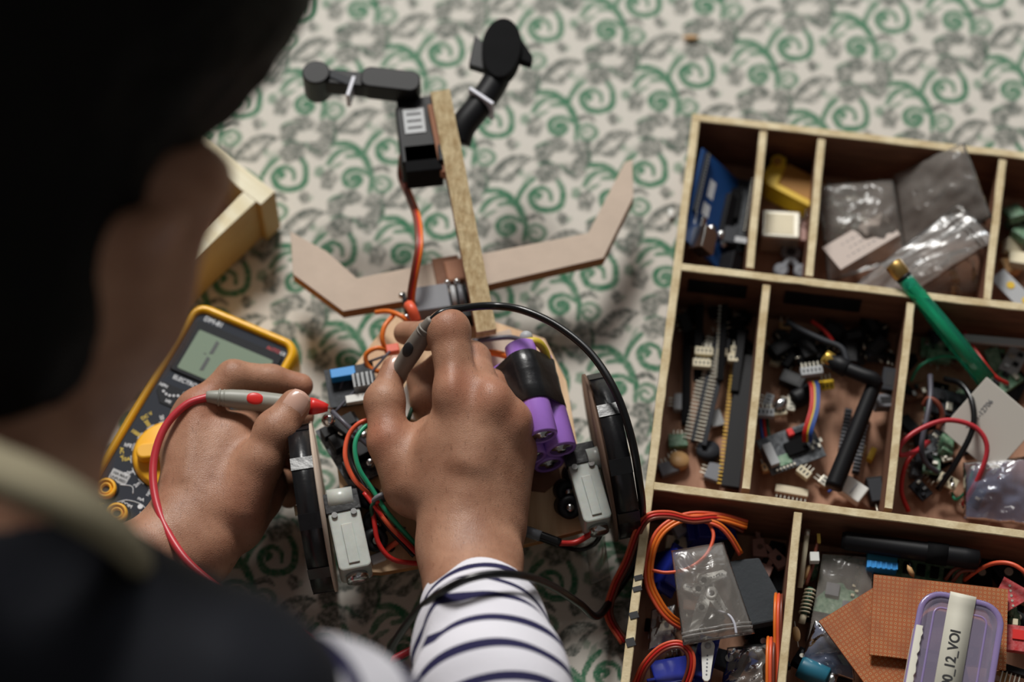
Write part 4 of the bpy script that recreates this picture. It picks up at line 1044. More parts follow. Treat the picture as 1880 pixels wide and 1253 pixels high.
# bundled wires running down past the wrist
wire(rob, [(690, 770, 70), (662, 776, 72), (640, 800, 70), (634, 840, 68), (650, 880, 64), (680, 912, 62), (710, 960, 60), (765, 1015, 50)], 1.45, 'coral_wire', label='orange wire of the bundle')
wire(rob, [(692, 776, 74), (668, 786, 76), (652, 815, 76), (658, 858, 72), (684, 900, 66), (714, 945, 62), (768, 1006, 50)], 1.45, 'green_wire', label='green wire of the bundle')
wire(rob, [(610, 756, 64), (630, 775, 68), (655, 800, 66), (690, 830, 62)], 1.5, 'grey_wire')
wire(rob, [(640, 800, 64), (646, 850, 62), (672, 900, 62), (706, 962, 58), (760, 1022, 48)], 1.3, 'black_cable', label='black wire of the bundle')
wire(rob, [(668, 905, 64), (695, 940, 62), (722, 972, 58), (766, 1018, 52)], 1.3, 'red_wire', label='red wire of the bundle')
wire(rob, [(764, 735, 60), (756, 752, 60), (748, 775, 60)], 1.3, 'dark_green_wire')
T = basis(P(698, 916, 64), P(706, 912, 64) - P(690, 920, 64)); RB('zip_tie', 'grey_plastic', MB().at(T).lathe([(5.2, -1.2), (5.4, 0), (5.2, 1.2), (.01, 1.3)], (0, 0, 0), V(0, 1, 0)))
wire(rob, [(694, 920, 66), (686, 935, 58), (688, 965, 56), (696, 1000, 52), (722, 1028, 48), (772, 1036, 44)], 1.5, 'red_wire', label='dark red wire looping under the wrist')
wire(rob, [(690, 918, 66), (682, 932, 62), (684, 950, 56)], 1.2, 'dark_green_wire')
wire(rob, [(652, 1062, 34), (680, 1055, 32), (698, 1030, 36), (712, 1008, 44), (735, 992, 48)], 1.7, 'coral_wire', label='pinkish red motor wire')
wire(rob, [(660, 1070, 20), (690, 1050, 26), (704, 1030, 32), (722, 1006, 42)], 1.3, 'black_cable')
T, L = RF((684, 1030), (704, 1022), 40); RB('tape_tag', 'white_wire', MB().at(T).box((0, 0, 0), (9, 6, 4)), bevel=.8)
wire(rob, [(708, 968, 44), (722, 968, 42), (745, 970, 42)], .6, 'grey_wire')
# right side: sleeve covered splice and red wire
wire(rob, [(925, 968, 44), (965, 975, 46), (990, 984, 46), (1028, 998, 44)], 3.2, 'black_cable', label='glossy black splice')
wire(rob, [(962, 975, 48), (992, 985, 49)], 3.4, 'grey_plastic')
wire(rob, [(1026, 998, 44), (1055, 997, 42), (1078, 985, 44), (1094, 973, 50)], 1.8, 'red_wire')
wire(rob, [(1020, 1000, 40), (1060, 1010, 30), (1090, 1000, 34), (1104, 980, 44)], 1.5, 'black_cable')
wire(rob, [(868, 628, 60), (905, 622, 62), (940, 620, 64), (968, 628, 70)], 1.6, 'grey_wire')
wire(rob, [(880, 650, 50), (905, 648, 52), (935, 655, 56)], 2.2, 'orange_wire')
T, L = RF((870, 655), (925, 640), DZ + 2); RB('front_plate', 'mdf', MB().at(T).box((0, 0, 0), (34, 22, 4)), bevel=.5)
# battery pack: four purple cells in two layers under black tape
def cell(x0, y0, x1, y1, z, tape0, tape1):
    a = P(x0, y0, z); d = (P(x1, y1, z) - a).normalized(); L = 62.0
    o = RB('battery_cell', 'purple', MB().lathe([(7.5, -.2), (9.2, .8), (9.3, L - 1.2), (8.6, L), (7.2, L), (7, L - .8), (5, L - .8)], a, d, 36))
    MB().lathe([(6.9, 0), (6.9, .5), (2.8, .6), (2.6, 1.6), (.01, 1.6)], a + d * (L - 1.1), d, 24).build('terminal', 'steel', o, world=True)
    return a, d
cs_ = [cell(954, 634, 1000, 818, 84, 0, 0), cell(985, 660, 1034, 838, 70, 0, 0), cell(926, 676, 978, 846, 68, 0, 0), cell(960, 690, 1008, 852, 53, 0, 0)]
bp2 = MB(); A_, D_ = cs_[0]
cxs = [c_[0] for c_ in cs_]; cen = sum(cxs, Vector()) / 4
# tape hull following the round cells
u_ = V(0, 0, 1); s_x = D_.cross(u_).normalized()
def hull(off):
    P2 = []
    for c_ in cxs[:3] + cxs[3:]:
        r = c_ - cen; cx_, cz_ = r.dot(s_x), r.dot(u_)
        for k in range(28): P2.append((cx_ + off * math.cos(2 * math.pi * k / 28), cz_ + off * math.sin(2 * math.pi * k / 28)))
    P2 = sorted(set(P2)); 
    def half(pp):
        h = []
        for p in pp:
            while len(h) > 1 and (h[-1][0] - h[-2][0]) * (p[1] - h[-2][1]) - (h[-1][1] - h[-2][1]) * (p[0] - h[-2][0]) <= 0: h.pop()
            h.append(p)
        return h[:-1]
    return half(P2) + half(P2[::-1])
hl = hull(9.9); G = []
for i, t in enumerate([8, 8.5, 16, 20, 21, 30, 39.5, 40]):
    k = .985 if i in (0, 7) else (1.0 + .012 * math.sin(i * 2.3))
    c0 = cen + D_ * ((cs_[0][0] - cen).dot(D_))
    G.append([c0 + D_ * t + s_x * x * k + u_ * z * k for x, z in hl])
RB('battery_tape', 'black_tape', MB().grid(G, True, True), label='black tape round the purple cells', solid=.3)
wire(rob, [(960, 630, 86), (985, 628, 86), (1000, 645, 80), (1006, 668, 74)], 2.6, 'yellow_wire')
RB('battery_button', 'light_grey', MB().sphere(P(966, 620, 84), 4))
sk = MB().prism(pl([(945, 860), (1020, 830), (1030, 880), (1000, 905), (960, 900)], DZ + .4), DZ, DZ + .5); RB('brown_patch', 'ply_face', sk)  # flat brown patch on the deck below the cells
# ------------------------------------------------------------------ contents of the compartments
F0 = 4.3
rnd = random.Random(11)
def LB(t, name, m, mb, **k): return mb.build(name, m, t, **k)          # part in local frame of its thing
def bag(name, label, corners, bulge, film, zip_edge=None, seed=0, cat='plastic bag', nu=26, nv=26, amp=3.0, parent_T=None):
    c = [P(*q) for q in corners]; cen = sum(c, Vector()) / 4
    T = Matrix.Translation(cen); t = thing(name, label, cat, T); c = [q - cen for q in c]
    def surf(sign):
        G = []
        for i in range(nu + 1):
            u = i / nu; r = []
            for j in range(nv + 1):
                v = j / nv; p = c[0].lerp(c[1], u).lerp(c[3].lerp(c[2], u), v)
                e = (math.sin(math.pi * u) * math.sin(math.pi * v)) ** .6
                w = noise.noise(Vector((u * 2.6 + seed, v * 2.6, seed + .3))) + .5 * noise.noise(Vector((u * 7 + seed, v * 7, seed * 2.0)))
                fold = abs(math.sin((u * 3.1 + v * 2.3 + .6 * w) * 3 + seed)) ** 3
                p = p + V(0, 0, sign * bulge * e + amp * w * (.3 + .7 * e) + .9 * fold * e)
                p.z = max(p.z, F0 + .3 - cen.z + (.3 if sign > 0 else 0)); r.append(p)
            G.append(r)
        return G
    top, bot = surf(1), surf(-1)
    MB().grid(top).grid(bot).build('film', film, t)
    if zip_edge:
        a, b, w = zip_edge
        for off in (w, w + .035):
            q = [];
            for k in range(13):
                s_ = k / 12
                if a == 'v': i, j = int(s_ * nu), int((off if b == 0 else 1 - off) * nv)
                else: i, j = int((off if b == 0 else 1 - off) * nu), int(s_ * nv)
                q.append(top[i][j] + V(0, 0, .4))
            MB().tube(q, .75, 6).build('zip_strip', 'milky_film', t)
    return t
def ribbon(t, pts, cols, r=.75, gap=1.5, n=7, side=None):
    path = PP(pts); k0 = (len(cols) - 1) / 2
    for i, m_ in enumerate(cols):
        q = []
        for j, p in enumerate(path):
            d = (path[min(j + 1, len(path) - 1)] - path[max(j - 1, 0)]).normalized(); s_ = (side or V(0, 0, 1)).cross(d)
            s_ = s_.normalized() if s_.length > 1e-3 else V(1, 0, 0); q.append(p + s_ * gap * (i - k0))
        MB().tube(q, r, n).build('wire', m_, t, world=True, label=m_.replace('_wire', '').replace('_', ' ') + ' wire')
def cable(name, label, pts, r, m_, cat='wire'):
    o = MB().tube(PP(pts), r, 8).build(name, m_); return tag(o, label, cat)
def connector(T, label, n=4, m_='cream', group=None, w=2.5, nm='connector'):
    t = thing(nm, label, 'connector', T, group)
    LB(t, 'housing', m_, MB().box((0, 0, 2.2), (n * w + 1.2, 5.4, 4.4)), bevel=.35)
    pn = MB()
    for k in range(n): x = (k - (n - 1) / 2) * w; LB(t, 'pin', 'tin', MB().box((x, 4.4, 2), (.7, 4.6, .7)))
    for k in range(n): x = (k - (n - 1) / 2) * w; LB(t, 'slot', 'ink', MB().box((x, 0, 4.42), (1.1, 2.4, .1)))
    return t
def TZ(px, py, z, deg, pitch=0, roll=0):
    return Matrix.Translation(P(px, py, z)) @ Matrix.Rotation(math.radians(deg), 4, 'Z') @ Matrix.Rotation(math.radians(pitch), 4, 'Y') @ Matrix.Rotation(math.radians(roll), 4, 'X')

# --- first row, first compartment: blue controller board leaning on the wall
a, b, c_ = P(1291, 274, 46), P(1260, 408, 46), P(1352, 312, 20)
xx = (b - a).normalized(); yy = (c_ - a); yy = (yy - xx * yy.dot(xx)).normalized(); zz_ = xx.cross(yy)
T = Matrix((xx, yy, zz_)).transposed().to_4x4(); T.translation = a
sgn = 1 if zz_.z > 0 else -1
ub = thing('controller_board', 'blue microcontroller board with metal USB socket leaning on the compartment wall', 'circuit board', T)
LB(ub, 'board', 'pcb_blue', MB().box((34, 24, 0), (68, 50, 1.6)), bevel=.2)
def onb(name, m_, x, y, a_, b_, h, **k): return LB(ub, name, m_, MB().box((x, y, sgn * (.8 + h / 2)), (a_, b_, h)), bevel=.3, **k)
u_s = onb('usb_socket', 'steel', 64, 12, 16, 12, 11); LB(ub, 'usb_mouth', 'ink', MB().box((72.1, 12, sgn * 6.5), (.3, 8, 7)))
onb('power_jack', 'black_plastic', 64, 41, 14, 9, 11); onb('header', 'dark_grey', 24, 3, 44, 2.6, 3); onb('header', 'black_plastic', 32, 46.5, 34, 2.6, 8.5)
onb('chip', 'black_plastic', 33, 33, 34, 8, 4)
for q in range(18): LB(ub, 'socket_hole', 'light_grey', MB().box((4 + q * 2.5, 3, sgn * 3.85), (1.2, 1.2, .12)))
onb('logo', 'print_white', 22, 15, 13, 6, .1); onb('logo', 'print_white', 38, 14, 9, 7, .1); onb('printed_line', 'print_white', 30, 6.5, 46, 1.2, .1)
for x, y in ((48, 30), (52, 34), (50, 20)): LB(ub, 'capacitor', 'steel', MB().lathe([(3, 0), (3, 5), (.01, 5.4)], (x, y, sgn * .8), (0, 0, sgn)))
onb('crystal', 'steel', 50, 12, 9, 4, 3)
T, L = fr((1362, 330), (1340, 460), 17)
sb = thing('relay_board', 'dark board with pin rows beside the blue microcontroller board', 'circuit board', T)
LB(sb, 'board', 'pcb_black', MB().box((0, 0, 0), (L, 18, 1.6))); LB(sb, 'header', 'black_plastic', MB().box((0, 7, 4), (L - 6, 2.6, 8)))
for k in range(16): LB(sb, 'pin', 'tin', MB().box((-L / 2 + 5 + k * 2.54, 7, 9), (.6, .6, 3)))
LB(sb, 'power_jack', 'dark_grey', MB().box((L / 2 - 6, -1, 5), (12, 9, 10)), bevel=.6); LB(sb, 'chip', 'black_matte', MB().box((-6, -3, 2.5), (22, 9, 4)), bevel=.3)
LB(sb, 'solder_blob', 'steel', MB().sphere((L / 2 - 4, -8, 8), 1.7)); MB().at(T).box((L / 2 - 3, 6, 10.1), (4, 8, .4)).build('label_spot', 'light_grey', sb, world=True)
# --- second compartment
T, L = fr((1412, 322), (1500, 368), 18)
yb = thing('gear_motor', 'yellow plastic gear motor housing wedged between two dividers', 'gear motor', T)
LB(yb, 'housing', 'ochre_part', MB().prism([(-L / 2 + 6, -8), (L / 2, -8), (L / 2, 10), (-L / 2 + 8, 10)], -9, 8), bevel=.8)
LB(yb, 'flange', 'yellow_part', MB().prism([(-L / 2 - 2, -9), (-L / 2 + 5, -12.4), (L / 2, -12.4), (L / 2, -8), (-L / 2 + 10, -8), (-L / 2 + 8, 6), (-L / 2 + 5, 12), (-L / 2 - 1, 10)], -8, 9.6), bevel=.6)
LB(yb, 'shaft', 'ochre_part', MB().cyl((-L / 2 + 2, 5, 9), (-L / 2 + 2, 5, 13), 2.6)); LB(yb, 'mounting_lug', 'yellow_part', MB().cyl((-L / 2 + 2, 6, 6), (-L / 2 + 2, 6, 11), 4.6))
T, L = fr((1400, 424), (1462, 428), 17)
cr = thing('metal_can', 'cream coloured metal can component with two pins below the yellow motor', 'component', T)
LB(cr, 'can', 'tin', MB().box((0, 0, 0), (L + 3, 20, 20)), bevel=1.2); LB(cr, 'label_patch', 'cream', MB().box((-1, 0, 10.1), (L - 3, 15, .3)))
for k in (0, 1): LB(cr, 'pin', 'steel', MB().tube([V(L / 2, 4 + 3 * k, 6), V(L / 2 + 4, 4 + 3 * k, 8), V(L / 2 + 5, 6 + 3 * k, 14)], .6, 6))
LB(cr, 'side_case', 'pink_plastic', MB().box((L / 2 + 3, -1, -2), (6, 15, 15)), bevel=.5)
T, L = fr((1452, 455), (1452, 508), 14)
gc = thing('servo_bracket', 'grey plastic loop shaped clip below the cream metal can', 'clip', T)
pts = [V(9.5, -9, 0), V(5, -5, 0), V(0, -2, 0), V(-5, 4, 0), V(-9, 4, 0), V(-11, 0, 0), V(-9, -4, 0), V(-5, -4, 0), V(0, 2, 0), V(5, 5, 0), V(9.5, 9, 0)]
LB(gc, 'loop', 'grey_plastic', MB().tube(pts, 2.3, 8)); 
for s_ in (-1, 1): LB(gc, 'foot', 'grey_plastic', MB().lathe([(4.8, -2), (4.8, 2), (2.2, 2.2), (.01, 1)], (7, s_ * 6.4, 0)))
LB(gc, 'screw', 'dark_grey', MB().lathe([(3, -1), (3, 2), (.01, 2.4)], (-6.5, 0, 0)))
# --- third compartment: zip bags with parts
T, L = fr((1535, 468), (1625, 432), 30)
pc = thing('label_card', 'off-white paper label lying in the clear bag of diodes', 'label', fr((1522, 478), (1640, 408), 31)[0])
LB(pc, 'paper', 'label_pink', MB().box((0, 0, 0), (47, 19, .5)))
for k, (w, y) in enumerate(((26, 4.5), (20, 0), (30, -4.5))):
    for q in range(int(w / 4)): LB(pc, 'printed_mark', 'grey_wire', MB().box((-w / 2 + q * 4 + 1.5, y, .3), (1.4 + (q * 7 % 3) * .6, .5, .1)))
bag('zip_bag', 'clear crumpled bag with off-white label, left in the bag compartment', [(1500, 340, 30), (1640, 330, 34), (1665, 470, 24), (1520, 520, 14)], 9, 'bag_film', None, 1, amp=5)
for k in range(12):
    x, y = 1530 + rnd.random() * 90, 350 + rnd.random() * 90
    t = thing('light_diode', 'clear light emitting diode inside the left clear bag', 'LED', TZ(x, y, 14 + rnd.random() * 8, rnd.random() * 360, 60 + rnd.random() * 60), 'loose diodes in the left clear bag')
    LB(t, 'lens', 'milky', MB().lathe([(2.9, 0), (2.9, 1), (2.5, 1.1), (2.5, 5.5), (1.8, 7.4), (.01, 8)]))
    for s_ in (-1, 1): LB(t, 'lead_wire', 'tin', MB().cyl((s_ * 1.2, 0, 0), (s_ * 1.2, 0, -18 - s_), .28, n=6))
bag('zip_bag', 'large clear bag standing up at the back of the bag compartment', [(1640, 320, 30), (1770, 262, 62), (1822, 400, 52), (1660, 470, 22)], 7, 'bag_film', None, 5, amp=6)
bag('zip_bag', 'milky zip bag across the right of the bag compartment, zip strip on its right end', [(1560, 530, 22), (1760, 372, 46), (1834, 440, 50), (1640, 560, 24)], 6, 'milky_film', ('h', 1, .10), 9, amp=5)
bag('zip_bag', 'small clear bag of pale parts under the green soldering tool end', [(1660, 480, 18), (1800, 450, 22), (1808, 540, 10), (1680, 545, 8)], 7, 'bag_film', None, 13, amp=4)
for k in range(9):
    x, y = 1745 + rnd.random() * 55, 495 + rnd.random() * 40
    t = thing('resistor', 'tan resistor inside the small bag at the compartment corner', 'resistor', TZ(x, y, 10 + rnd.random() * 3, 80 + rnd.random() * 30), 'resistors in the small corner bag')
    LB(t, 'resistor_body', 'tan_part', MB().lathe([(1.1, -3.4), (1.5, -2.6), (1.2, -1.6), (1.2, 1.6), (1.5, 2.6), (1.1, 3.4)], (0, 0, 0), (1, 0, 0), 12)); LB(t, 'lead_wire', 'tin', MB().cyl((-12, 0, 0), (12, 0, 0), .3, n=6))
# --- fourth compartment (cut by the frame)
T, L = fr((1838, 512), (1888, 562), 30)
ws = thing('paper_strip', 'pale grey strip with yellow spots at the right edge', 'strip', T)
LB(ws, 'strip', 'light_grey', MB().box((0, 0, 0), (L + 8, 12, 1.6)), bevel=.3)
for x in (-5, 9): LB(ws, 'yellow_spot', 'yellow_part', MB().cyl((x, 1, .7), (x, 1, 1.2), 2.6))
for k, (x, y, m_) in enumerate([(1858, 455, 'cream'), (1850, 490, 'tan_part'), (1874, 430, 'pcb_green'), (1868, 480, 'cream'), (1862, 395, 'pcb_green')]):
    t = thing('loose_plug', ['cream plug lowest but one at the right edge', 'tan tag above the spotted strip', 'green chip board high at the right edge', 'cream plug just above the spotted strip', 'green chip board highest at the right edge'][k], 'component', TZ(x, y, 16 + 2 * k, 30 * k, 25))
    LB(t, 'shell', m_, MB().prism([(-7, -5), (6, -7), (8, 4), (-4, 6)], -3, 3), bevel=1)
    LB(t, 'contact', 'tin', MB().box((8, 0, 0), (6, 3, 1)))
# --- second row, first compartment: pin strips
def strip(p0, p1, z, z1, w, label, body, pins, nm='pin_strip', n=None, pl_=5.5, group=None):
    T, L = fr(p0, p1, z, z1)
    t = thing(nm, label, 'pin strip', T, group); LB(t, 'strip', body, MB().box((0, 0, 0), (L, w, 4.5)), bevel=.2)
    if pins:
        pb = MB(); k = int(L / 2.54)
        for i in range(k): LB(t, 'pin', pins, MB().box((-L / 2 + 1.5 + i * 2.54, -w / 2 - pl_ / 2 + .5, .6), (.75, pl_, .75)))
    return t
strip((1372, 655), (1340, 896), 14, 14, 11, 'wide black socket strip along the divider, gold pins on its left', 'black_plastic', None)
strip((1354, 650), (1326, 892), 12, 12, 1.2, 'long gold pin row beside the wide black strip', 'black_plastic', 'gold', pl_=3.2)
strip((1316, 620), (1272, 812), 16, 10, 3, 'grey pin strip, left of the two silvery ones', 'dark_grey', 'tin')
strip((1337, 625), (1292, 820), 18, 12, 3, 'grey pin strip, right of the two silvery ones', 'dark_grey', 'tin')
strip((1262, 590), (1258, 780), 12, 8, 5, 'dull black strip nearest the outer wall', 'black_matte', None)
strip((1330, 560), (1322, 700), 26, 18, 4, 'black strip leaning high against the back wall', 'black_matte', 'tin', pl_=2)
strip((1362, 610), (1348, 720), 20, 16, 5, 'short black strip left of the gold pin row', 'black_plastic', None)
strip((1285, 560), (1280, 700), 22, 12, 5, 'black strip leaning in the dark back corner', 'black_matte', None)
for k, (x, y) in enumerate(((1292, 650), (1288, 672), (1325, 652), (1350, 648), (1345, 662))):
    connector(TZ(x, y, 16, -5), ['cream plug on the black strips, topmost of two', 'cream plug on the black strips, lower of two', 'small cream plug between the grey strips', 'small cream plug touching the gold pins', 'tiny cream plug below the gold pin top'][k], 4 if k < 2 else 2)
for k, (x, y, m_, lab) in enumerate(((1245, 812, 'pcb_green', 'tiny green three pin sensor board'), (1228, 862, 'grey_plastic', 'grey chip in the lower left corner of the strip compartment'), (1246, 848, 'tan_part', 'small orange disc capacitor by the grey chip'), (1300, 830, 'dark_grey', 'dark round knob below the grey strips'), (1310, 868, 'grey_plastic', 'grey wedge below the dark knob'), (1250, 740, 'light_grey', 'small silver part by the outer wall'), (1315, 770, 'steel', 'shiny small crystal between the grey strips'))):
    t = thing(['sensor_board', 'chip', 'disc_capacitor', 'knob', 'wedge', 'contact_piece', 'crystal'][k], lab, 'component', TZ(x, y, F0 + 3, 17 * k))
    if k in (2, 3): LB(t, 'disc', m_, MB().lathe([(4 + k, -2), (4.4 + k, 0), (4 + k, 3), (.01, 3.4)], (0, 0, 0), (.3, .2, 1)))
    else: LB(t, 'case', m_, MB().prism([(-6, -4.5), (6, -3.5), (5, 4.5), (-6, 4.5)], -2.5, 2.5), bevel=.5)
    for s_ in (-1, 0, 1): LB(t, 'pin', 'tin', MB().box((s_ * 2.5, 6, 0), (.7, 4, .7)))
# --- second row, second compartment
a, b = P(1530, 896, 26), P(1608, 700, 34)
an = thing('antenna', 'black stick antenna with hinged elbow lying across the sensor compartment', 'antenna', basis((a + b) / 2, b - a))
L = (b - a).length
LB(an, 'rod', 'black_plastic', MB().lathe([(5.4, -L / 2), (5.6, -L / 2 + 2), (4.7, L / 2 - 6), (5.0, L / 2), (.01, L / 2 + 1)], (0, 0, 0), (1, 0, 0)))
el = MB().tube([P(1610, 705, 36), P(1602, 696, 38), P(1585, 690, 38), P(1552, 677, 36)], 4.6, 12).build('elbow', 'black_plastic', an, world=True)
MB().lathe([(5, 0), (5.6, 1), (5.6, 8), (4.6, 9), (4.4, 14), (.01, 14)], P(1556, 679, 36), P(1535, 668, 36) - P(1556, 679, 36)).build('collar', 'black_plastic', an, world=True)
gx = thing('coaxial_plug', 'gold screw plug beside the antenna elbow', 'connector', Matrix.Translation(P(1528, 664, 36)))
dd = P(1510, 658, 38) - P(1532, 672, 36)
LB(gx, 'nut', 'gold', MB().lathe([(4.2, 0), (4.6, .5), (4.6, 5.5), (4.0, 6), (3.2, 6), (3.2, 4), (.01, 4)], (0, 0, 0), dd, 6)); LB(gx, 'contact', 'gold', MB().cyl(V(4, -3, 0), V(7, -4, 2), 1.6, n=10)); LB(gx, 'barrel', 'brass', MB().cyl(-dd.normalized() * 5, V(0, 0, 0), 3.2, n=14))
cable('antenna_cable', 'thin dark grey antenna cable from the back corner to the gold plug', [(1445, 590, 30), (1470, 606, 30), (1510, 625, 32), (1545, 640, 34), (1556, 668, 34)], 2.0, 'dark_grey', 'cable')
MB_T, L = fr((1402, 842), (1502, 806), 14, 15, 0)
sm_ = thing('sensor_board', 'grey green sensor board with chip, red diode and ribbon of wires', 'circuit board', MB_T)
LB(sm_, 'board', 'pcb_dark', MB().box((0, 0, 0), (L, 25, 1.6)), bevel=.3); LB(sm_, 'chip', 'black_matte', MB().box((3, -1, 2), (14, 9, 2.6)), bevel=.3)
LB(sm_, 'red_diode', 'red_plastic', MB().box((3, 8.5, 3), (4, 5, 4)), bevel=.6); LB(sm_, 'green_print', 'pcb_green', MB().box((-7, -6, 1.2), (8, 7, 1)), bevel=.3)
LB(sm_, 'connector', 'light_grey', MB().box((-L / 2 + 4, -1, 3), (6, 15, 5)), bevel=.4); LB(sm_, 'header', 'dark_grey', MB().box((9, 8, 2.6), (10, 3, 4)), bevel=.3)
for k in range(6): LB(sm_, 'solder_pin', 'tin', MB().box((-L / 2 + 4 + k * 2.3, -11, 1.6), (1.2, 1.2, 2)))
for k in range(4): LB(sm_, 'capacitor', 'tin', MB().box((12 + 2.2 * k, -5 + 3 * (k % 2), 1.6), (1.6, 2.6, 1.6)))
ribbon(sm_, [(1482, 812, 20), (1484, 790, 26), (1495, 750, 26), (1496, 715, 24), (1492, 700, 24)], ['blue_wire', 'blue_wire', 'yellow_wire', 'red_wire', 'red_wire'], .7, 1.25)
connector(TZ(1489, 686, 24, 8), 'grey five pin plug on the ribbon of the sensor board', 5, 'light_grey')
connector(TZ(1516, 706, 14, 10, 0, 40), 'yellow and white three pin plug below the gold plug', 3, 'yellow_part')
t = thing('capacitor', 'black cylinder capacitor left of the coloured ribbon', 'capacitor', TZ(1472, 728, 12, 30, 90)); LB(t, 'can', 'black_plastic', MB().lathe([(5.6, -6), (6, -5), (6, 6), (5.4, 7), (.01, 7)])); LB(t, 'can_top', 'dark_grey', MB().cyl((0, 0, 7), (0, 0, 7.3), 4.6))
connector(TZ(1400, 762, 16, -3), 'grey plug with three coloured wires by the divider', 5, 'light_grey')
w3 = thing('wire_bundle', 'three short dark wires from the grey plug by the divider', 'wire bundle', Matrix.Translation(P(1410, 800, 10)))
ribbon(w3, [(1402, 768, 14), (1404, 790, 14), (1408, 815, 12)], ['blue_wire', 'red_wire', 'dark_green_wire'], 1.0, 2.1)
for k, (x, y, r_, n_, m_) in enumerate([(1423, 668, -24, 2, 'cream'), (1430, 760, 8, 3, 'cream'), (1410, 740, 70, 3, 'light_grey'), (1452, 745, 80, 4, 'tin'), (1405, 826, -10, 3, 'cream'), (1475, 872, -42, 3, 'cream'), (1512, 888, 50, 2, 'tin'), (1410, 862, 15, 3, 'tan_part')]):
    connector(TZ(x, y, F0 + 2 + k % 3 * 3, r_), ['cream plug high on the left of the sensor compartment', 'cream plug beside the silver blob', 'grey plug above the grey wire plug', 'tin pin row right of the silver blob', 'cream plug at the left end of the sensor board', 'tan plug under the sensor board corner', 'black and tin plug at the antenna foot', 'tan plug left of the sensor board'][k], n_, m_)
t = thing('metal_blob', 'shiny silver lump among the plugs', 'component', TZ(1433, 742, 15, 40)); LB(t, 'drop', 'steel', MB().at(Matrix.Diagonal((1.5, 1, .8, 1))).sphere((0, 0, 0), 3.4))
t = thing('header', 'long cream pin header along the bottom divider of the sensor compartment', 'pin strip', fr((1425, 898), (1482, 908), 8)[0]); LB(t, 'strip', 'cream', MB().box((0, 0, 0), (20, 5, 4)), bevel=.3)
for k in range(8): LB(t, 'pin', 'tin', MB().box((-8.7 + 2.5 * k, -3.5, 0), (.7, 4, .7)))
t = thing('white_plug', 'white square plug with coloured wires in the bottom of the sensor compartment', 'connector', TZ(1566, 902, 14, -38)); LB(t, 'housing', 'white_plastic', MB().box((0, 0, 0), (15, 12, 7)), bevel=.8); LB(t, 'groove', 'light_grey', MB().box((0, 0, 3.6), (1, 8, .2)))
for k, m_ in enumerate(('blue_wire', 'yellow_wire', 'green_wire')): LB(t, 'wire', m_, MB().tube([V(-7, -4 + 2.2 * k, 0), V(-10, -5 + 2.2 * k, -2), V(-12, -8 + 2 * k, -4)], .9, 7), label=m_.replace('_wire', ' wire'))
t = thing('relay', 'small dark relay in the lower right corner of the sensor compartment', 'relay', TZ(1608, 905, 12, -82)); LB(t, 'case', 'dark_grey', MB().box((0, 0, 0), (15, 9, 9)), bevel=.7); LB(t, 'case_front', 'black_plastic', MB().box((-8, 0, 0), (2, 10, 8)), bevel=.3)
for s_ in (-1, 1): LB(t, 'pin', 'tin', MB().cyl((8, s_ * 2, 2), (17, s_ * 2.5, 3), .5, n=8))
t = thing('yellow_cap', 'small yellow box capacitor right of the antenna', 'capacitor', TZ(1600, 836, 8, 65)); LB(t, 'case', 'yellow_part', MB().box((0, 0, 0), (9, 3.6, 5)), bevel=.5)
for s_ in range(4): LB(t, 'coil_turn', 'tin', MB().lathe([(1.6, -.3), (1.9, 0), (1.6, .3), (.01, .4)], (-3 + 2 * s_, 6, 0), (1, .2, 0), 10))
for k, (p0, p1) in enumerate((((1558, 752), (1545, 830)), ((1590, 760), (1570, 870)))):
    T, L = fr(p0, p1, 8); t = thing('comb_strip', ['grey ridged strip left of the antenna rod', 'grey ridged strip right of the antenna rod'][k], 'strip', T); LB(t, 'strip', 'dark_grey', MB().box((0, 0, 0), (L, 4.5, 3)), bevel=.2)
    for q in range(int(L / 2.6)): LB(t, 'ridge', 'grey_plastic', MB().box((-L / 2 + 1.5 + q * 2.6, 0, 1.9), (1, 4.4, .9)))
# dark heap against the back wall of the compartment
hp = [(1440, 600, 'tan_part', 'tan plug in the dark back corner'), (1432, 640, 'black_plastic', 'black plug under the tan plug'), (1450, 655, 'steel', 'bright tin contact in the dark heap'), (1480, 640, 'black_plastic', 'black block behind the antenna cable'), (1530, 610, 'black_plastic', 'black block at the middle of the back wall'), (1570, 620, 'black_matte', 'black block right of the back wall middle'), (1610, 640, 'black_plastic', 'black block by the right divider'), (1632, 700, 'dark_grey', 'dark grey block by the right divider'), (1600, 600, 'black_matte', 'black block highest at the right divider'), (1455, 700, 'black_plastic', 'black block below the cream plug'), (1625, 740, 'grey_plastic', 'grey pin block by the right divider'), (1500, 655, 'black_matte', 'black block under the antenna cable end'), (1560, 650, 'black_plastic', 'black block behind the gold plug')]
for k, (x, y, m_, lab) in enumerate(hp):
    t = thing('socket_block', lab, 'component', TZ(x, y, 12 + (k * 5) % 9, 37 * k, 15 - 5 * (k % 5)))
    w = 7 if m_ in ('steel', 'tan_part') else 15
    LB(t, 'case', m_, MB().box((0, 0, 0), (w, w * .6, w * .5)), bevel=.6); LB(t, 'slot', 'ink', MB().box((0, 0, w * .25), (w * .6, w * .3, .3)))
    for s_ in (-1, 1): LB(t, 'pin', 'tin', MB().cyl((s_ * w * .3, w * .3, 0), (s_ * w * .3, w * .3 + 5, 1), .6, n=8))
cable('hookup_wire', 'dull red wire in the dark heap at the back wall', [(1490, 590, 26), (1512, 606, 28), (1530, 628, 26)], 1.2, 'red_wire')
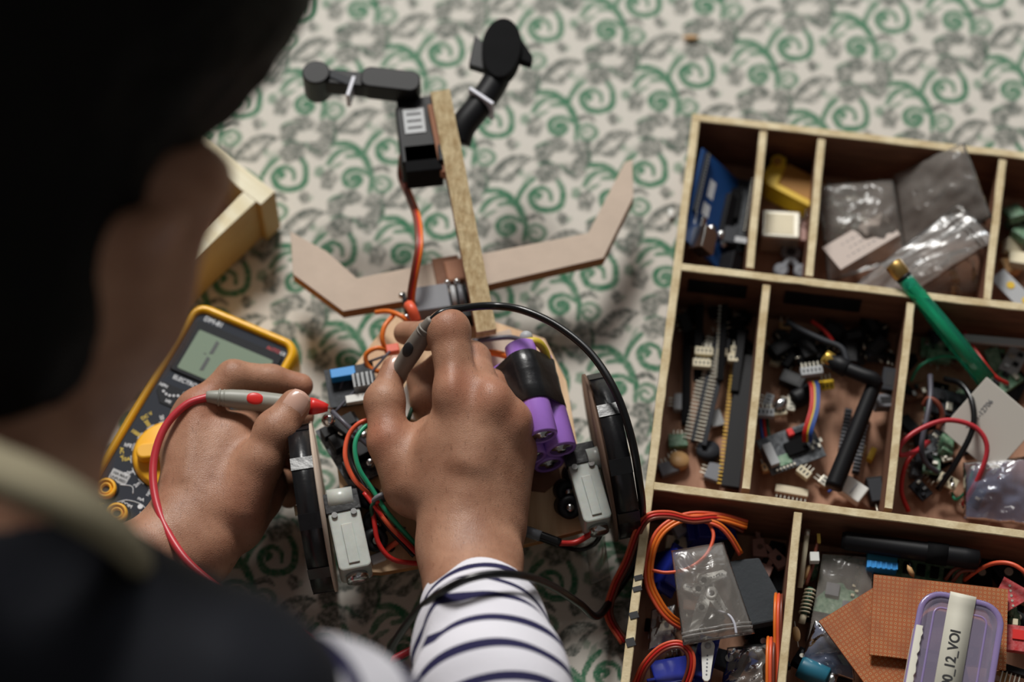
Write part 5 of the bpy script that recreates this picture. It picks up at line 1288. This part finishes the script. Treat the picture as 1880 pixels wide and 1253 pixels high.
# --- second row, third compartment
a, b = P(1640, 486, 58), P(1812, 700, 34)
T = basis((a + b) / 2, b - a); L = (b - a).length
gt = thing('soldering_tool', 'clear green tube with brass cap lying over the divider', 'tube', T)
LB(gt, 'tube', 'green_tube', MB().lathe([(4.6, -L / 2 + 10), (5.0, -L / 2 + 14), (5.6, 0), (6.2, L / 2), (.01, L / 2)], (0, 0, 0), (1, 0, 0), 32))
LB(gt, 'rod_core', 'green_wire', MB().cyl((-L / 2 + 18, 0, -1), (L / 2 - 2, 0, -1), 2.2, n=12))
LB(gt, 'cap', 'brass', MB().lathe([(4.6, -L / 2 - 1), (5.6, -L / 2), (5.6, -L / 2 + 8), (4.9, -L / 2 + 9), (4.9, -L / 2 + 11), (.01, -L / 2 + 11)], (0, 0, 0), (1, 0, 0), 20))
LB(gt, 'cap_ring', 'black_plastic', MB().lathe([(5.1, -L / 2 + 9.5), (5.1, -L / 2 + 11.5), (.01, -L / 2 + 11.5)], (0, 0, 0), (1, 0, 0)))
tl_ = P(1812, 697, 44); tr_ = P(1888, 762, 40); bl_ = P(1786, 806, 26)
xx = (tr_ - tl_).normalized(); yy = bl_ - tl_; yy = (yy - xx * yy.dot(xx)).normalized()
T = Matrix((xx, -yy, xx.cross(-yy))).transposed().to_4x4(); T.translation = tl_
pt = thing('ceramic_plate', 'white square ceramic plate leaning at the end of the green tube', 'plate', T)
LB(pt, 'plate', 'peltier', MB().box((20, -20, 0), (42, 42, 3.6)), bevel=.3)
text('TEC1-12706', 'printed_text', Matrix.Translation((11, -19, 1.9)) @ Matrix.Rotation(math.radians(92), 4, 'Z'), 4.4, 'grey_plastic', pt, .05, 'CENTER', 1, .05)
cable('hookup_wire', 'bright red wire curling in a wide loop beside the green tube', [(1768, 928, 10), (1800, 870, 26), (1812, 820, 34), (1790, 785, 38), (1740, 772, 40), (1690, 788, 40), (1655, 815, 38), (1652, 835, 34), (1680, 830, 28), (1705, 812, 22)], 1.6, 'red_cable')
cable('hookup_wire', 'dark red wire down the left side of the green tube compartment', [(1700, 812, 20), (1665, 850, 22), (1655, 900, 16), (1668, 940, 10)], 1.4, 'red_wire')
cable('hookup_wire', 'red wire running along the right side of the green tube', [(1770, 610, 24), (1795, 650, 30), (1825, 690, 34), (1850, 705, 28)], 1.3, 'red_wire')
cable('hookup_wire', 'black wire arching over the red loop', [(1735, 696, 26), (1765, 706, 34), (1785, 740, 38), (1785, 790, 36), (1755, 850, 28), (1722, 900, 16)], 1.9, 'black_cable')
cable('hookup_wire', 'grey wire curling through the middle of the tangle', [(1708, 690, 28), (1708, 730, 34), (1700, 775, 34), (1692, 820, 30), (1700, 850, 24), (1722, 868, 18)], 1.7, 'grey_wire')
cable('hookup_wire', 'pinkish dark wire loop at the top of the tangle', [(1695, 745, 30), (1705, 732, 34), (1722, 742, 34), (1730, 765, 30), (1722, 790, 26)], 1.7, 'brown_wire')
cable('hookup_wire', 'thin green wire at the back left of the tube compartment', [(1672, 700, 18), (1690, 672, 24), (1730, 655, 24), (1775, 662, 20)], .9, 'green_wire')
cable('hookup_wire', 'thin green wire below the tangle', [(1786, 865, 14), (1775, 900, 14), (1755, 918, 10), (1748, 905, 8)], .9, 'green_wire')
for k, (x, y, z, s_, m_, lab) in enumerate([(1748, 745, 14, 26, 'dark_grey', 'dark grey ribbed block under the wire tangle'), (1745, 600, 12, 30, 'pcb_black', 'dark board at the back of the tube compartment'), (1845, 700, 14, 20, 'pcb_green', 'green board behind the white plate'), (1860, 665, 16, 18, 'light_grey', 'pale component under the upper right corner'), (1710, 850, 12, 16, 'pcb_green', 'small green board in the tangle'), (1735, 835, 14, 10, 'tin', 'silver solder piece in the tangle'), (1690, 900, 10, 13, 'dark_grey', 'dark block below the tangle'), (1740, 885, 12, 12, 'cream', 'cream contact below the tangle'), (1720, 640, 10, 20, 'pcb_green', 'green board left of the green tube'), (1680, 720, 10, 16, 'ply_face', 'brown block by the divider'), (1730, 800, 10, 16, 'black_plastic', 'black block in the tangle'), (1790, 915, 10, 14, 'pcb_black', 'dark board under the bag corner')]):
    t = thing('component_block', lab, 'component', TZ(x, y, z, 23 * k - 10, 8 - 4 * (k % 4)))
    LB(t, 'case', m_, MB().box((0, 0, 0), (s_, s_ * .66, max(2.2, s_ * .18))), bevel=.4)
    for q in range(4): LB(t, 'chip', ['black_plastic', 'tin', 'dark_grey', 'steel'][(q + k) % 4], MB().box((s_ * (-.3 + .2 * q), s_ * .12 * (-1) ** q, max(2.2, s_ * .18) / 2 + 1), (s_ * .14, s_ * .2, 2)), bevel=.2)
t = thing('rail', 'long grey metal rail along the back wall of the tube compartment', 'rail', fr((1772, 622), (1890, 632), 30)[0]); LB(t, 'bar', 'light_grey', MB().box((0, 0, 0), (44, 5, 3)), bevel=.4); LB(t, 'end_cap', 'dark_grey', MB().box((-22, 0, 0), (2, 5.4, 3.4)))
bag('antistatic_bag', 'bluish shiny bag in the lower right of the tube compartment', [(1768, 850, 22), (1890, 838, 26), (1900, 968, 14), (1770, 952, 12)], 8, 'antistatic_film', None, 21, amp=4)
# heaps of small dark parts nobody could tell apart
def heap(px, py, z, label, group, seed, cols, s0=9, s1=16):
    r = random.Random(seed)
    for k in range(len(px)):
        t = thing('scrap_part', label, 'component', TZ(px[k], py[k], z + r.random() * 8, r.random() * 180, r.uniform(-25, 25), r.uniform(-25, 25)), group)
        s_ = r.uniform(s0, s1); LB(t, 'case', cols[k % len(cols)], MB().box((0, 0, 0), (s_, s_ * .55, s_ * .4)), bevel=.5)
        for q in range(3): LB(t, 'pin', 'tin', MB().cyl((s_ * (-.3 + .3 * q), s_ * .27, 0), (s_ * (-.3 + .3 * q), s_ * .27 + r.uniform(2, 6), 1), .4, n=6))
r_ = random.Random(3)
heap([r_.uniform(1436, 1640) for k in range(26)], [r_.uniform(596, 668) for k in range(26)], 8, 'small black filler part added to darken the shaded back of the sensor compartment', 'added black parts behind the antenna', 5, ['black_plastic', 'black_matte', 'black_plastic', 'dark_grey'])  # black filler added to make the deeply shaded back of the compartment dark
heap([r_.uniform(1250, 1372) for k in range(14)], [r_.uniform(570, 640) for k in range(14)], 8, 'small black filler part added to darken the shaded back of the pin strip compartment', 'added black parts behind the pin strips', 6, ['black_matte', 'black_plastic'])  # more added black parts, standing in for the shade behind the strips
heap([r_.uniform(1665, 1780) for k in range(34)], [r_.uniform(650, 935) for k in range(34)], 6, 'small scrap part in the tangle under the red and black wires', 'scrap parts under the wire tangle', 7, ['black_plastic', 'dark_grey', 'pcb_green', 'black_matte', 'pcb_dark', 'black_plastic', 'ply_face'], 7, 15)
heap([r_.uniform(1800, 1880) for k in range(10)], [r_.uniform(640, 740) for k in range(10)], 6, 'small scrap part behind the white plate', 'scrap parts behind the white plate', 8, ['black_plastic', 'pcb_green', 'dark_grey'], 8, 16)
heap([r_.uniform(1205, 1440) for k in range(30)], [r_.uniform(975, 1240) for k in range(30)], 5, 'small dark part under the servos and the horn bag', 'dark parts under the servos', 9, ['black_plastic', 'black_matte', 'dark_grey', 'ply_face', 'black_plastic'], 9, 18)
heap([r_.uniform(1850, 1884) for k in range(8)], [r_.uniform(400, 500) for k in range(8)], 6, 'small dark part between the plugs at the right edge', 'dark parts at the right edge', 10, ['pcb_green', 'black_plastic', 'tan_part'], 7, 13)
heap([r_.uniform(1480, 1870) for k in range(24)], [r_.uniform(1040, 1250) for k in range(24)], 4, 'small dark part under the perforated boards', 'dark parts under the perforated boards', 12, ['black_plastic', 'pcb_green', 'dark_grey', 'black_matte'], 9, 17)
# --- third row, first compartment: servos, ribbons, bag of horns
def servo(T, label, horn=None, m_='servo_blue'):
    t = thing('micro_servo', label, 'servo', T)
    LB(t, 'case', m_, MB().box((0, 0, 0), (23, 12, 22)), bevel=.8); LB(t, 'mounting_ear', m_, MB().box((0, 0, 5), (32, 11.6, 2.4)), bevel=.4)
    g = LB(t, 'gear_tower', m_, MB().cyl((5.5, 0, 10), (5.5, 0, 15), 5.8).cyl((-1, 0, 10), (-1, 0, 13.6), 3))
    if horn is not None:
        h = LB(t, 'horn', 'white_plastic', MB().at(Matrix.Translation((5.5, 0, 15.5)) @ Matrix.Rotation(math.radians(horn), 4, 'Z')).prism([(4 * math.cos(a), 4 * math.sin(a)) for a in [math.radians(d) for d in range(90, 271, 20)]] + [(20, -2.2), (21.5, -1), (21.5, 1), (20, 2.2)], 0, 1.8), bevel=.3)
        for q in range(6): MB().at(Matrix.Translation((5.5, 0, 15.5)) @ Matrix.Rotation(math.radians(horn), 4, 'Z')).cyl((6 + 2.3 * q, 0, 1.75), (6 + 2.3 * q, 0, 1.95), .55, n=8).build('horn_hole', 'grey_plastic', h)
        LB(t, 'screw', 'light_grey', MB().lathe([(1.9, 17), (1.9, 18), (.01, 18.4)], (5.5, 0, 0)))
    return t
servo(TZ(1292, 1222, 20, 75, 0, 0), 'blue servo with white horn pointing down, at the bottom of the box', -170 - 0)
servo(TZ(1235, 1245, 18, 10, 0, 60), 'blue servo on its side in the lower left corner')
servo(TZ(1225, 1050, 16, 70, 0, 35), 'blue servo half under the ribbon, by the outer wall')
servo(TZ(1300, 985, 16, 5, 20, 0), 'dark blue servo under the orange ribbons at the back wall')
t = thing('servo_ribbon', 'orange and red servo ribbon looping over the outer wall', 'ribbon cable', Matrix.Translation(P(1200, 960, 55)))
ribbon(t, [(1146, 1180, 8), (1118, 1130, 8), (1128, 1080, 16), (1152, 1030, 30), (1172, 975, 52), (1192, 950, 60), (1228, 946, 58), (1270, 955, 52), (1320, 952, 44), (1366, 972, 38)], ['brown_wire', 'red_wire', 'coral_wire'], 1.0, 1.9)
t = thing('servo_ribbon', 'orange servo ribbon in a big loop inside the first bottom compartment', 'ribbon cable', Matrix.Translation(P(1200, 1050, 40)))
ribbon(t, [(1372, 964, 40), (1320, 950, 44), (1260, 950, 46), (1215, 975, 46), (1194, 1020, 42), (1192, 1070, 38), (1210, 1110, 34), (1230, 1135, 30), (1252, 1150, 24)], ['coral_wire', 'orange_wire', 'orange_wire'], 1.1, 2.0)
t = thing('servo_ribbon', 'short orange ribbon tail hanging above the horn bag', 'ribbon cable', Matrix.Translation(P(1340, 990, 40)))
ribbon(t, [(1290, 955, 46), (1320, 965, 46), (1340, 985, 42), (1360, 1018, 34)], ['coral_wire', 'orange_wire'], 1.0, 1.8)
cable('hookup_wire', 'single pinkish wire arc over the horn bag', [(1300, 958, 44), (1310, 985, 44), (1296, 1020, 44), (1262, 1045, 44), (1225, 1052, 44), (1198, 1048, 42)], 1.1, 'coral_wire')
t = thing('servo_ribbon', 'dark red ribbon hoop over the bottom blue servos', 'ribbon cable', Matrix.Translation(P(1230, 1190, 30)))
ribbon(t, [(1166, 1262, 26), (1185, 1222, 34), (1215, 1192, 40), (1246, 1184, 42), (1266, 1200, 40), (1268, 1230, 36), (1252, 1275, 28)], ['brown_wire', 'red_wire', 'coral_wire'], 1.0, 1.8)
for k, (x0, y0, x1, lab) in enumerate(((1430, 1092, 1428, 'orange servo ribbon standing by the divider, right of two'), (1416, 1172, 1414, 'orange servo ribbon standing by the divider, left of two'))):
    t = thing('servo_ribbon', lab, 'ribbon cable', Matrix.Translation(P(x0, y0, 40)))
    ribbon(t, [(x0, y0, 34), (x0 - 1, y0 + 12, 44), (x0 - 2, y0 + 50, 46), (x1, y0 + 110, 42), (x1 - 2, 1320, 40)], ['orange_wire', 'coral_wire', 'brown_wire'], 1.0, 1.8)
bk = thing('foam_pad', 'black foam pad right of the horn bag', 'foam pad', fr((1352, 1030), (1410, 1150), 26)[0])
LB(bk, 'pad', 'foam', MB().prism([(-20, 2), (-17, 12), (12, 13), (23, 4), (20, -12), (-22, -8)], -14, 6), bevel=1.2); LB(bk, 'pad_edge', 'black_matte', MB().prism([(-21, 1), (-18, 13), (12, 14), (23.5, 5), (20.5, -12.5), (-22.5, -9)], -15, -1), bevel=.5)
# horns inside the bag, then the bag
def horn(x, y, z, deg, L, two, lab):
    t = thing('servo_horn', lab, 'servo horn', TZ(x, y, z, deg)); 
    pr = [(4 * math.cos(a), 4 * math.sin(a)) for a in [math.radians(d) for d in range(110, 251, 20)]] + [(L, -2.3), (L + 1.6, 0), (L, 2.3)]
    if two: pr = [(-L - 1.6, 0), (-L, -2.3), (-3, -3.6), (3, -3.6), (L, -2.3), (L + 1.6, 0), (L, 2.3), (3, 3.6), (-3, 3.6), (-L, 2.3)]
    LB(t, 'arm', 'white_plastic', MB().prism(pr, 0, 2), bevel=.4); LB(t, 'hub', 'white_plastic', MB().lathe([(3.6, -2), (3.8, 2.8), (2.2, 3), (1.8, 2), (.01, 2)], (0, 0, 0)))
    for q in range(5): LB(t, 'horn_hole', 'grey_plastic', MB().cyl((L * .35 + q * L * .13, 0, 2), (L * .35 + q * L * .13, 0, 2.1), .5, n=8))
horn(1288, 1118, 43, 80 - 10, 17, True, 'white servo horn, longest in the clear bag, pointing down')
horn(1292, 1068, 44, 20, 13, False, 'white servo horn, topmost in the clear bag')
horn(1306, 1092, 43, -60, 13, True, 'white servo horn, rightmost in the clear bag')
horn(1282, 1084, 43, 170, 8, False, 'white servo horn, leftmost in the clear bag')
bag('zip_bag', 'clear zip bag of white servo horns lying on the servos', [(1232, 1012, 44), (1328, 996, 44), (1386, 1164, 44), (1254, 1186, 44)], 4.5, 'bag_film', ('v', 1, .06), 31, amp=1.6)
cable('zip_tie', 'thin white tie curling inside the horn bag', [(1318, 1122, 46), (1338, 1130, 47), (1348, 1145, 47), (1352, 1165, 46)], .8, 'zip_tie')
bag('zip_bag', 'crumpled clear bag at the bottom of the first bottom compartment', [(1335, 1190, 22), (1415, 1180, 24), (1420, 1290, 20), (1320, 1290, 18)], 7, 'bag_film', None, 37, amp=5)
bag('zip_bag', 'milky small bag by the outer wall, left of the dark red hoop', [(1196, 1120, 24), (1240, 1110, 26), (1240, 1180, 22), (1190, 1195, 20)], 4, 'milky_film', None, 41, amp=3)
for k, (x, y, s_, m_, lab) in enumerate([(1240, 1000, 14, 'cream', 'cream plug under the orange loop'), (1255, 970, 16, 'light_grey', 'grey part at the back wall under the ribbons'), (1400, 1060, 16, 'pink_plastic', 'pinkish white horn right of the black pad'), (1395, 1010, 14, 'pink_plastic', 'pinkish horn high by the divider'), (1430, 1030, 14, 'pink_plastic', 'pinkish horn touching the divider'), (1340, 1215, 20, 'dark_grey', 'dark block under the crumpled bottom bag'), (1225, 1150, 12, 'cream', 'cream square under the milky small bag'), (1375, 1215, 12, 'blue_wire', 'dark blue plug at the bottom by the crumpled bag'), (1330, 1010, 18, 'black_plastic', 'black servo behind the horn bag'), (1400, 1180, 16, 'black_matte', 'black block below the foam pad')]):
    t = thing('spare_part', lab, 'component', TZ(x, y, 12 + k % 3 * 3, 31 * k, 10))
    LB(t, 'case', m_, MB().prism([(-s_ * .5, -s_ * .3), (s_ * .5, -s_ * .2), (s_ * .45, s_ * .3), (-s_ * .4, s_ * .35)], -s_ * .2, s_ * .2), bevel=.6); LB(t, 'stud', 'steel' if k % 2 else 'dark_grey', MB().cyl((0, 0, s_ * .2), (0, 0, s_ * .2 + 1), s_ * .12, n=12))
    LB(t, 'arm', m_, MB().box((s_ * .6, 0, 0), (s_ * .7, s_ * .2, 2)), bevel=.3)
# --- third row, second compartment
def perf(corner, xdir, ydir, z, w, h, label, tilt=0):
    a = P(*corner, z); xx = (P(*xdir, z) - a).normalized(); yy = Vector((xx.y, -xx.x, 0))
    T = Matrix((xx, -yy, V(0, 0, 1))).transposed().to_4x4(); T.translation = a; T = T @ Matrix.Rotation(math.radians(tilt), 4, 'X')
    t = thing('perfboard', label, 'circuit board', T); pr = [(0, 0), (w, 0), (w, -h)]; n = 22
    pr += [(w - w * k / n, -h + .7 * noise.noise(Vector((k * .9, w, 3)))) for k in range(1, n)] + [(0, -h)]
    LB(t, 'board', 'perf', MB().prism(pr, -.8, .8)); return t
perf((1604, 1056), (1838, 1082), None, 40, 78, 50, 'brown perforated board, straight one lying on top')
a = P(1503, 1142, 35); b = P(1604, 1080, 35); L = (b - a).length
perf((1503, 1142), (1604, 1080), None, 35, L + 8, 66, 'brown perforated board, slanted one underneath')
a, b = P(1545, 992, 36), P(1796, 1028, 40); T = basis((a + b) / 2, b - a); L = (b - a).length
t = thing('antenna', 'thick black rod lying along the back wall of the last compartment', 'antenna', T); LB(t, 'rod', 'black_plastic', MB().lathe([(4.8, -L / 2), (5.6, -L / 2 + 3), (6.2, L / 2 - 8), (5.8, L / 2), (.01, L / 2 + 2)], (0, 0, 0), (1, 0, 0))); LB(t, 'sleeve_ring', 'black_matte', MB().lathe([(6.6, 0), (6.6, 12), (.01, 12)], (L / 2 - 30, 0, 0), (1, 0, 0)))
T, L = fr((1590, 1034), (1646, 1040), 30); t = thing('dip_switch', 'bright blue ribbed switch block above the perforated boards', 'switch', T)
LB(t, 'case', 'teal', MB().box((0, 3, 0), (L, 9, 8)), bevel=.4); LB(t, 'front', 'bright_blue', MB().box((0, -2.4, 1), (L, 5, 7.5)), bevel=.5)
for k in range(6): LB(t, 'slider', 'bright_blue', MB().box((-L / 2 + 2 + k * 3.1, -2.4, 4.9), (1.2, 4, .7)))
T, L = fr((1548, 1022), (1530, 1130), 22); t = thing('green_board', 'green circuit board inside the clear bag at the left of the last compartment', 'circuit board', T)
LB(t, 'board', 'pcb_green', MB().box((0, 0, 0), (L, 26, 1.6))); 
for x, y, a_, b_ in ((-10, 4, 9, 9), (4, -3, 8, 8), (12, 7, 5, 6), (-8, -8, 8, 4)): LB(t, 'chip', 'grey_plastic', MB().box((x, y, 1.6), (a_, b_, 1.8)), bevel=.2)
for k in range(10): LB(t, 'capacitor', 'cream', MB().box((-L / 2 + 3 + k * 3, 11 - (k % 2) * 2, 1.4), (1.4, 2, 1.4)))
bag('antistatic_bag', 'clear grey bag holding the green board at the left of the last compartment', [(1508, 1012, 28), (1606, 1020, 30), (1600, 1200, 22), (1474, 1208, 18)], 4, 'bag_film', None, 51, amp=2.5)
bag('zip_bag', 'greyish clear bag in the lower left corner of the last compartment', [(1496, 1140, 26), (1560, 1180, 28), (1570, 1250, 20), (1466, 1222, 18)], 5, 'antistatic_film', None, 55, amp=3)
t = thing('green_board', 'long dark green board behind the bright blue switch', 'circuit board', fr((1620, 1038), (1760, 1062), 20)[0]); LB(t, 'board', 'pcb_green', MB().box((0, 0, 0), (50, 16, 1.6)))
for k in range(5): LB(t, 'chip', 'black_plastic', MB().box((-16 + 8 * k, 0, 2), (5, 7, 2.4)), bevel=.3)
t = thing('disc_capacitor', 'tan disc capacitor sticking up behind the perforated board', 'capacitor', TZ(1672, 1050, 36, 20, 70)); LB(t, 'disc', 'tan_part', MB().lathe([(2, -1.5), (4.5, 0), (2, 1.5), (.01, 1.6)])); LB(t, 'lead_wire', 'black_plastic', MB().cyl((0, 0, 0), (0, 6, 2), .8, n=8))
cable('hookup_wire', 'orange wire arching at the right edge behind the plastic tub', [(1770, 1066, 26), (1800, 1045, 34), (1830, 1034, 42), (1862, 1038, 46), (1896, 1062, 46)], 1.3, 'coral_wire')
for k, q in enumerate(([(1748, 1070, 30), (1765, 1050, 34), (1790, 1048, 34)], [(1735, 1066, 30), (1752, 1046, 34), (1775, 1040, 32)])): cable('hookup_wire', ['short brown wire crossing above the top perforated board, right one', 'short brown wire crossing above the top perforated board, left one'][k], q, 1.2, 'brown_wire')
T, L = fr((1846, 1090), (1868, 1110), 34); t = thing('red_board', 'red triangular corner of a board right of the perforated board', 'circuit board', T); LB(t, 'board', 'pcb_red', MB().prism([(-12, 7), (8, 12), (2, -16), (-6, -12)], -.8, .8)); 
for k in range(5): LB(t, 'solder_pad', 'tin', MB().cyl((-6 + 2.4 * k, 5 - 2 * k, .8), (-6 + 2.4 * k, 5 - 2 * k, 1.1), .8, n=10))
t = thing('red_module', 'small red module between the tub and the right edge', 'circuit board', TZ(1862, 1174, 30, -8)); LB(t, 'board', 'pcb_red', MB().box((0, 0, 0), (13, 16, 4)), bevel=.4); LB(t, 'chip', 'red_plastic', MB().box((2, 2, 2.4), (7, 6, 1)), bevel=.2)
LB(t, 'cable_plug', 'cream', MB().box((0, 10, 0), (3, 4, 4)), bevel=.3)
for k in range(5):
    t = thing('resistor', 'glassy green component with wire legs right of the tub', 'component', TZ(1858 + 5 * (k % 3), 1120 + 9 * k, 22, 80 + 5 * k), 'green legged components beside the tub'); LB(t, 'resistor_body', 'pcb_green', MB().lathe([(1.2, -4), (1.7, -3), (1.5, 3), (1.2, 4)], (0, 0, 0), (1, 0, 0), 12)); LB(t, 'lead_wire', 'tin', MB().cyl((-9, 0, 0), (9, 0, 0), .35, n=6))
t = strip((1838, 1225), (1885, 1240), 20, 20, 4, 'tin pin comb at the lower right corner', 'black_plastic', 'tin', pl_=9)
# left edge of the compartment
t = thing('glass_fuse', 'long thin white rod standing along the divider', 'rod', fr((1481, 985), (1470, 1070), 36, 30)[0]); LB(t, 'rod', 'cream', MB().cyl((-17, 0, 0), (17, 0, 0), 1.6)); LB(t, 'rod_end', 'tin', MB().cyl((-18, 0, 0), (-14, 0, 0), 1.8))
t = thing('jumper_wire', 'dark jumper wire with square white plug near the divider', 'wire', Matrix.Translation(P(1495, 1025, 30))); MB().tube(PP([(1503, 985, 34), (1498, 1010, 34), (1492, 1040, 30), (1480, 1075, 26)]), 1.1, 8).build('wire', 'brown_wire', t, world=True); MB().box(P(1495, 1025, 34), (5.5, 6, 5)).build('plug', 'white_plastic', t, world=True, bevel=.4); MB().box(P(1503, 990, 35), (2, 6, 2)).build('contact', 'gold', t, world=True)
a, b = P(1487, 1085, 26), P(1476, 1128, 24); T = basis((a + b) / 2, b - a); t = thing('spring', 'greenish coil spring with pale tip by the divider', 'spring', T)
LB(t, 'coil', 'cream', MB().tube([V(-8 + 16 * k / 60, 3 * math.cos(k * .73), 3 * math.sin(k * .73)) for k in range(61)], .5, 6, sub=2)); LB(t, 'core', 'dark_green_wire', MB().cyl((-9, 0, 0), (8, 0, 0), 1.8)); LB(t, 'tip', 'cream', MB().cyl((8, 0, 0), (13, 0, 0), 2))
for k, (x, y, r_) in enumerate(((1482, 1052, 70), (1462, 1165, 95))): 
    t = thing('bead_capacitor', ['tan bead capacitor near the white square plug', 'tan bead capacitor low by the divider'][k], 'capacitor', TZ(x, y, 26, r_)); LB(t, 'bead', 'tan_part', MB().at(Matrix.Diagonal((2, 1, 1, 1))).sphere((0, 0, 0), 2.4)); LB(t, 'lead_wire', 'tin', MB().cyl((-8, 0, 0), (8, 0, 0), .4, n=6))
T, L = fr((1476, 1228), (1516, 1246), 22); t = thing('electrolytic_capacitor', 'blue capacitor with silver end in the bottom left of the last compartment', 'capacitor', T)
LB(t, 'can', 'teal', MB().lathe([(6, -L / 2 - 3), (6.6, -L / 2 - 1), (6.6, L / 2), (6, L / 2 + 1), (.01, L / 2 + 1)], (0, 0, 0), (1, 0, 0))); LB(t, 'can_end', 'steel', MB().lathe([(5, L / 2 + 1), (5, L / 2 + 6), (.01, L / 2 + 6.5)], (0, 0, 0), (1, 0, 0)))
for k, (x, y, s_, m_, lab) in enumerate([(1490, 1130, 12, 'black_plastic', 'black block by the divider below the spring'), (1500, 1050, 12, 'pcb_green', 'dark green block by the white square plug'), (1470, 1210, 12, 'black_matte', 'black block above the blue capacitor'), (1800, 1060, 20, 'black_matte', 'black cloth like wad in the back corner'), (1850, 1060, 22, 'black_plastic', 'black block at the right edge of the back wall'), (1870, 1140, 14, 'black_plastic', 'black plug right of the red triangle'), (1540, 1240, 16, 'black_plastic', 'black block at the bottom edge'), (1830, 1250, 14, 'tan_part', 'tan block at the bottom right edge'), (1760, 1055, 14, 'ply_face', 'brown block under the black rod')]):
    t = thing('spare_part', lab, 'component', TZ(x, y, 12 + k % 3 * 2, 29 * k, 8)); LB(t, 'case', m_, MB().box((0, 0, 0), (s_, s_ * .6, s_ * .5)), bevel=.6); LB(t, 'stud', 'tin', MB().cyl((0, 0, s_ * .25), (0, 0, s_ * .25 + 1.2), s_ * .12, n=12)); LB(t, 'slot', 'ink', MB().box((s_ * .25, 0, s_ * .25), (s_ * .2, s_ * .3, .3)))
# --- translucent tub with printed tape
tz = 58
a = P(1768, 1095, tz); xx = (P(1836, 1122, tz) - P(1732, 1096, tz)).normalized(); dn = P(1664, 1240, tz) - P(1697, 1130, tz); 
xx = Vector((.97, -.242, 0)).normalized(); yy = Vector((xx.y, -xx.x, 0))
T = Matrix((xx, -yy, V(0, 0, 1))).transposed().to_4x4(); T.translation = V(a.x, a.y, 0)
tub = thing('plastic_tub', 'translucent lilac tub with a printed white tape label at the bottom right', 'tub', T)
W_ = 47; o_ = []
def rr(i, z, x0=-24, x1=25.5): return [V(x, y, z) for x, y in rrect(x0 + i, -92 + i, x1 - i, -i, max(3, 14 - i), 7)]
z0t = 42
G = [rr(3.5, z0t), rr(2.6, z0t + 1), rr(1, tz - 4), rr(0, tz - 2), rr(0, tz), rr(.6, tz + .6), rr(3.0, tz + .6), rr(3.6, tz - .3), rr(5.4, tz - .3), rr(6.2, tz - 1.2)]
g_ = MB().grid(G[:8], True, True); g_.build('rim', 'tub_rim', tub)
g2_ = MB().grid(G[7:], True, True); g2_.add(G[-1], [tuple(range(len(G[-1])))]); g2_.build('lid', 'tub_plastic', tub)
MB().add(G[0], [tuple(range(len(G[0])))]).build('tub_base', 'tub_plastic', tub)
lr = MB()
G2 = [rr(9, tz - 1.1), rr(9.6, tz - .5), rr(10.2, tz - 1.1)]
MB().grid(G2, True, True).build('lid_ridge', 'tub_rim', tub)
k_ = MB()
for s0 in (0,): 
    k_.grid([[V(x, 1.2 - 0, z) for x in (-7.5, 7.5)] for z in (tz - 11,)] + [[V(x, y, z) for x in (-7.5, 7.5)] for y, z in ((1.2, tz - 3), (.6, tz + 1), (-2, tz + 1.3), (-6, tz + .4), (-12, tz - .3), (-96, tz - .3))], True)
k_.build('tape_label', 'label_paper', tub, solid=.3)
text('400_12_VOI', 'printed_text', Matrix.Translation((-.4, -41.0, tz + .02)) @ Matrix.Rotation(math.radians(90), 4, 'Z'), 8.2, 'ink', tub, .06, 'CENTER', .92, .18)
st = MB().grid([[V(-23.9, y, z) for z in (tz - 9, tz)] + [V(-22.5, y, tz + 1), V(-19.2 + 1.2 * noise.noise(Vector((y * .3, 0, 0))), y, tz + 1)] for y in [-24 - 2.2 * k for k in range(18)]], True); st.build('torn_tape', 'label_paper', tub)
for k, (x, y) in enumerate(((-10, -38), (8, -30), (4, -60))):
    t = thing('dark_module', 'dark part seen inside the lilac tub', 'component', T @ Matrix.Translation((x, y, 47)), 'dark parts inside the lilac tub'); LB(t, 'case', 'dark_grey', MB().box((0, 0, 0), (14, 10, 5)), bevel=.8); LB(t, 'face', 'grey_plastic', MB().box((0, 0, 2.6), (8, 5, .4)))
# little things lying on the cloth
o = tag(MB().at(Matrix.Diagonal((.6, 1.2, .3, 1))).sphere((0, 0, 0), 3.2).build('white_bead', 'white_plastic'), 'tiny white bead on the cloth left of the big box', 'bead'); o.location = P(1232, 392, .8) * S
o = tag(MB().at(Matrix.Diagonal((1.4, .45, .3, 1))).sphere((0, 0, 0), 4).build('chip_of_wood', 'tan_part'), 'tiny tan wood chip on the cloth above the big box', 'wood chip'); o.location = P(1268, 69, .6) * S
bag('zip_bag', 'crumpled clear film on the cloth right of the robot wheel', [(1075, 1000, 8), (1110, 985, 12), (1120, 1060, 8), (1085, 1075, 6)], 3, 'bag_film', None, 61, amp=2)
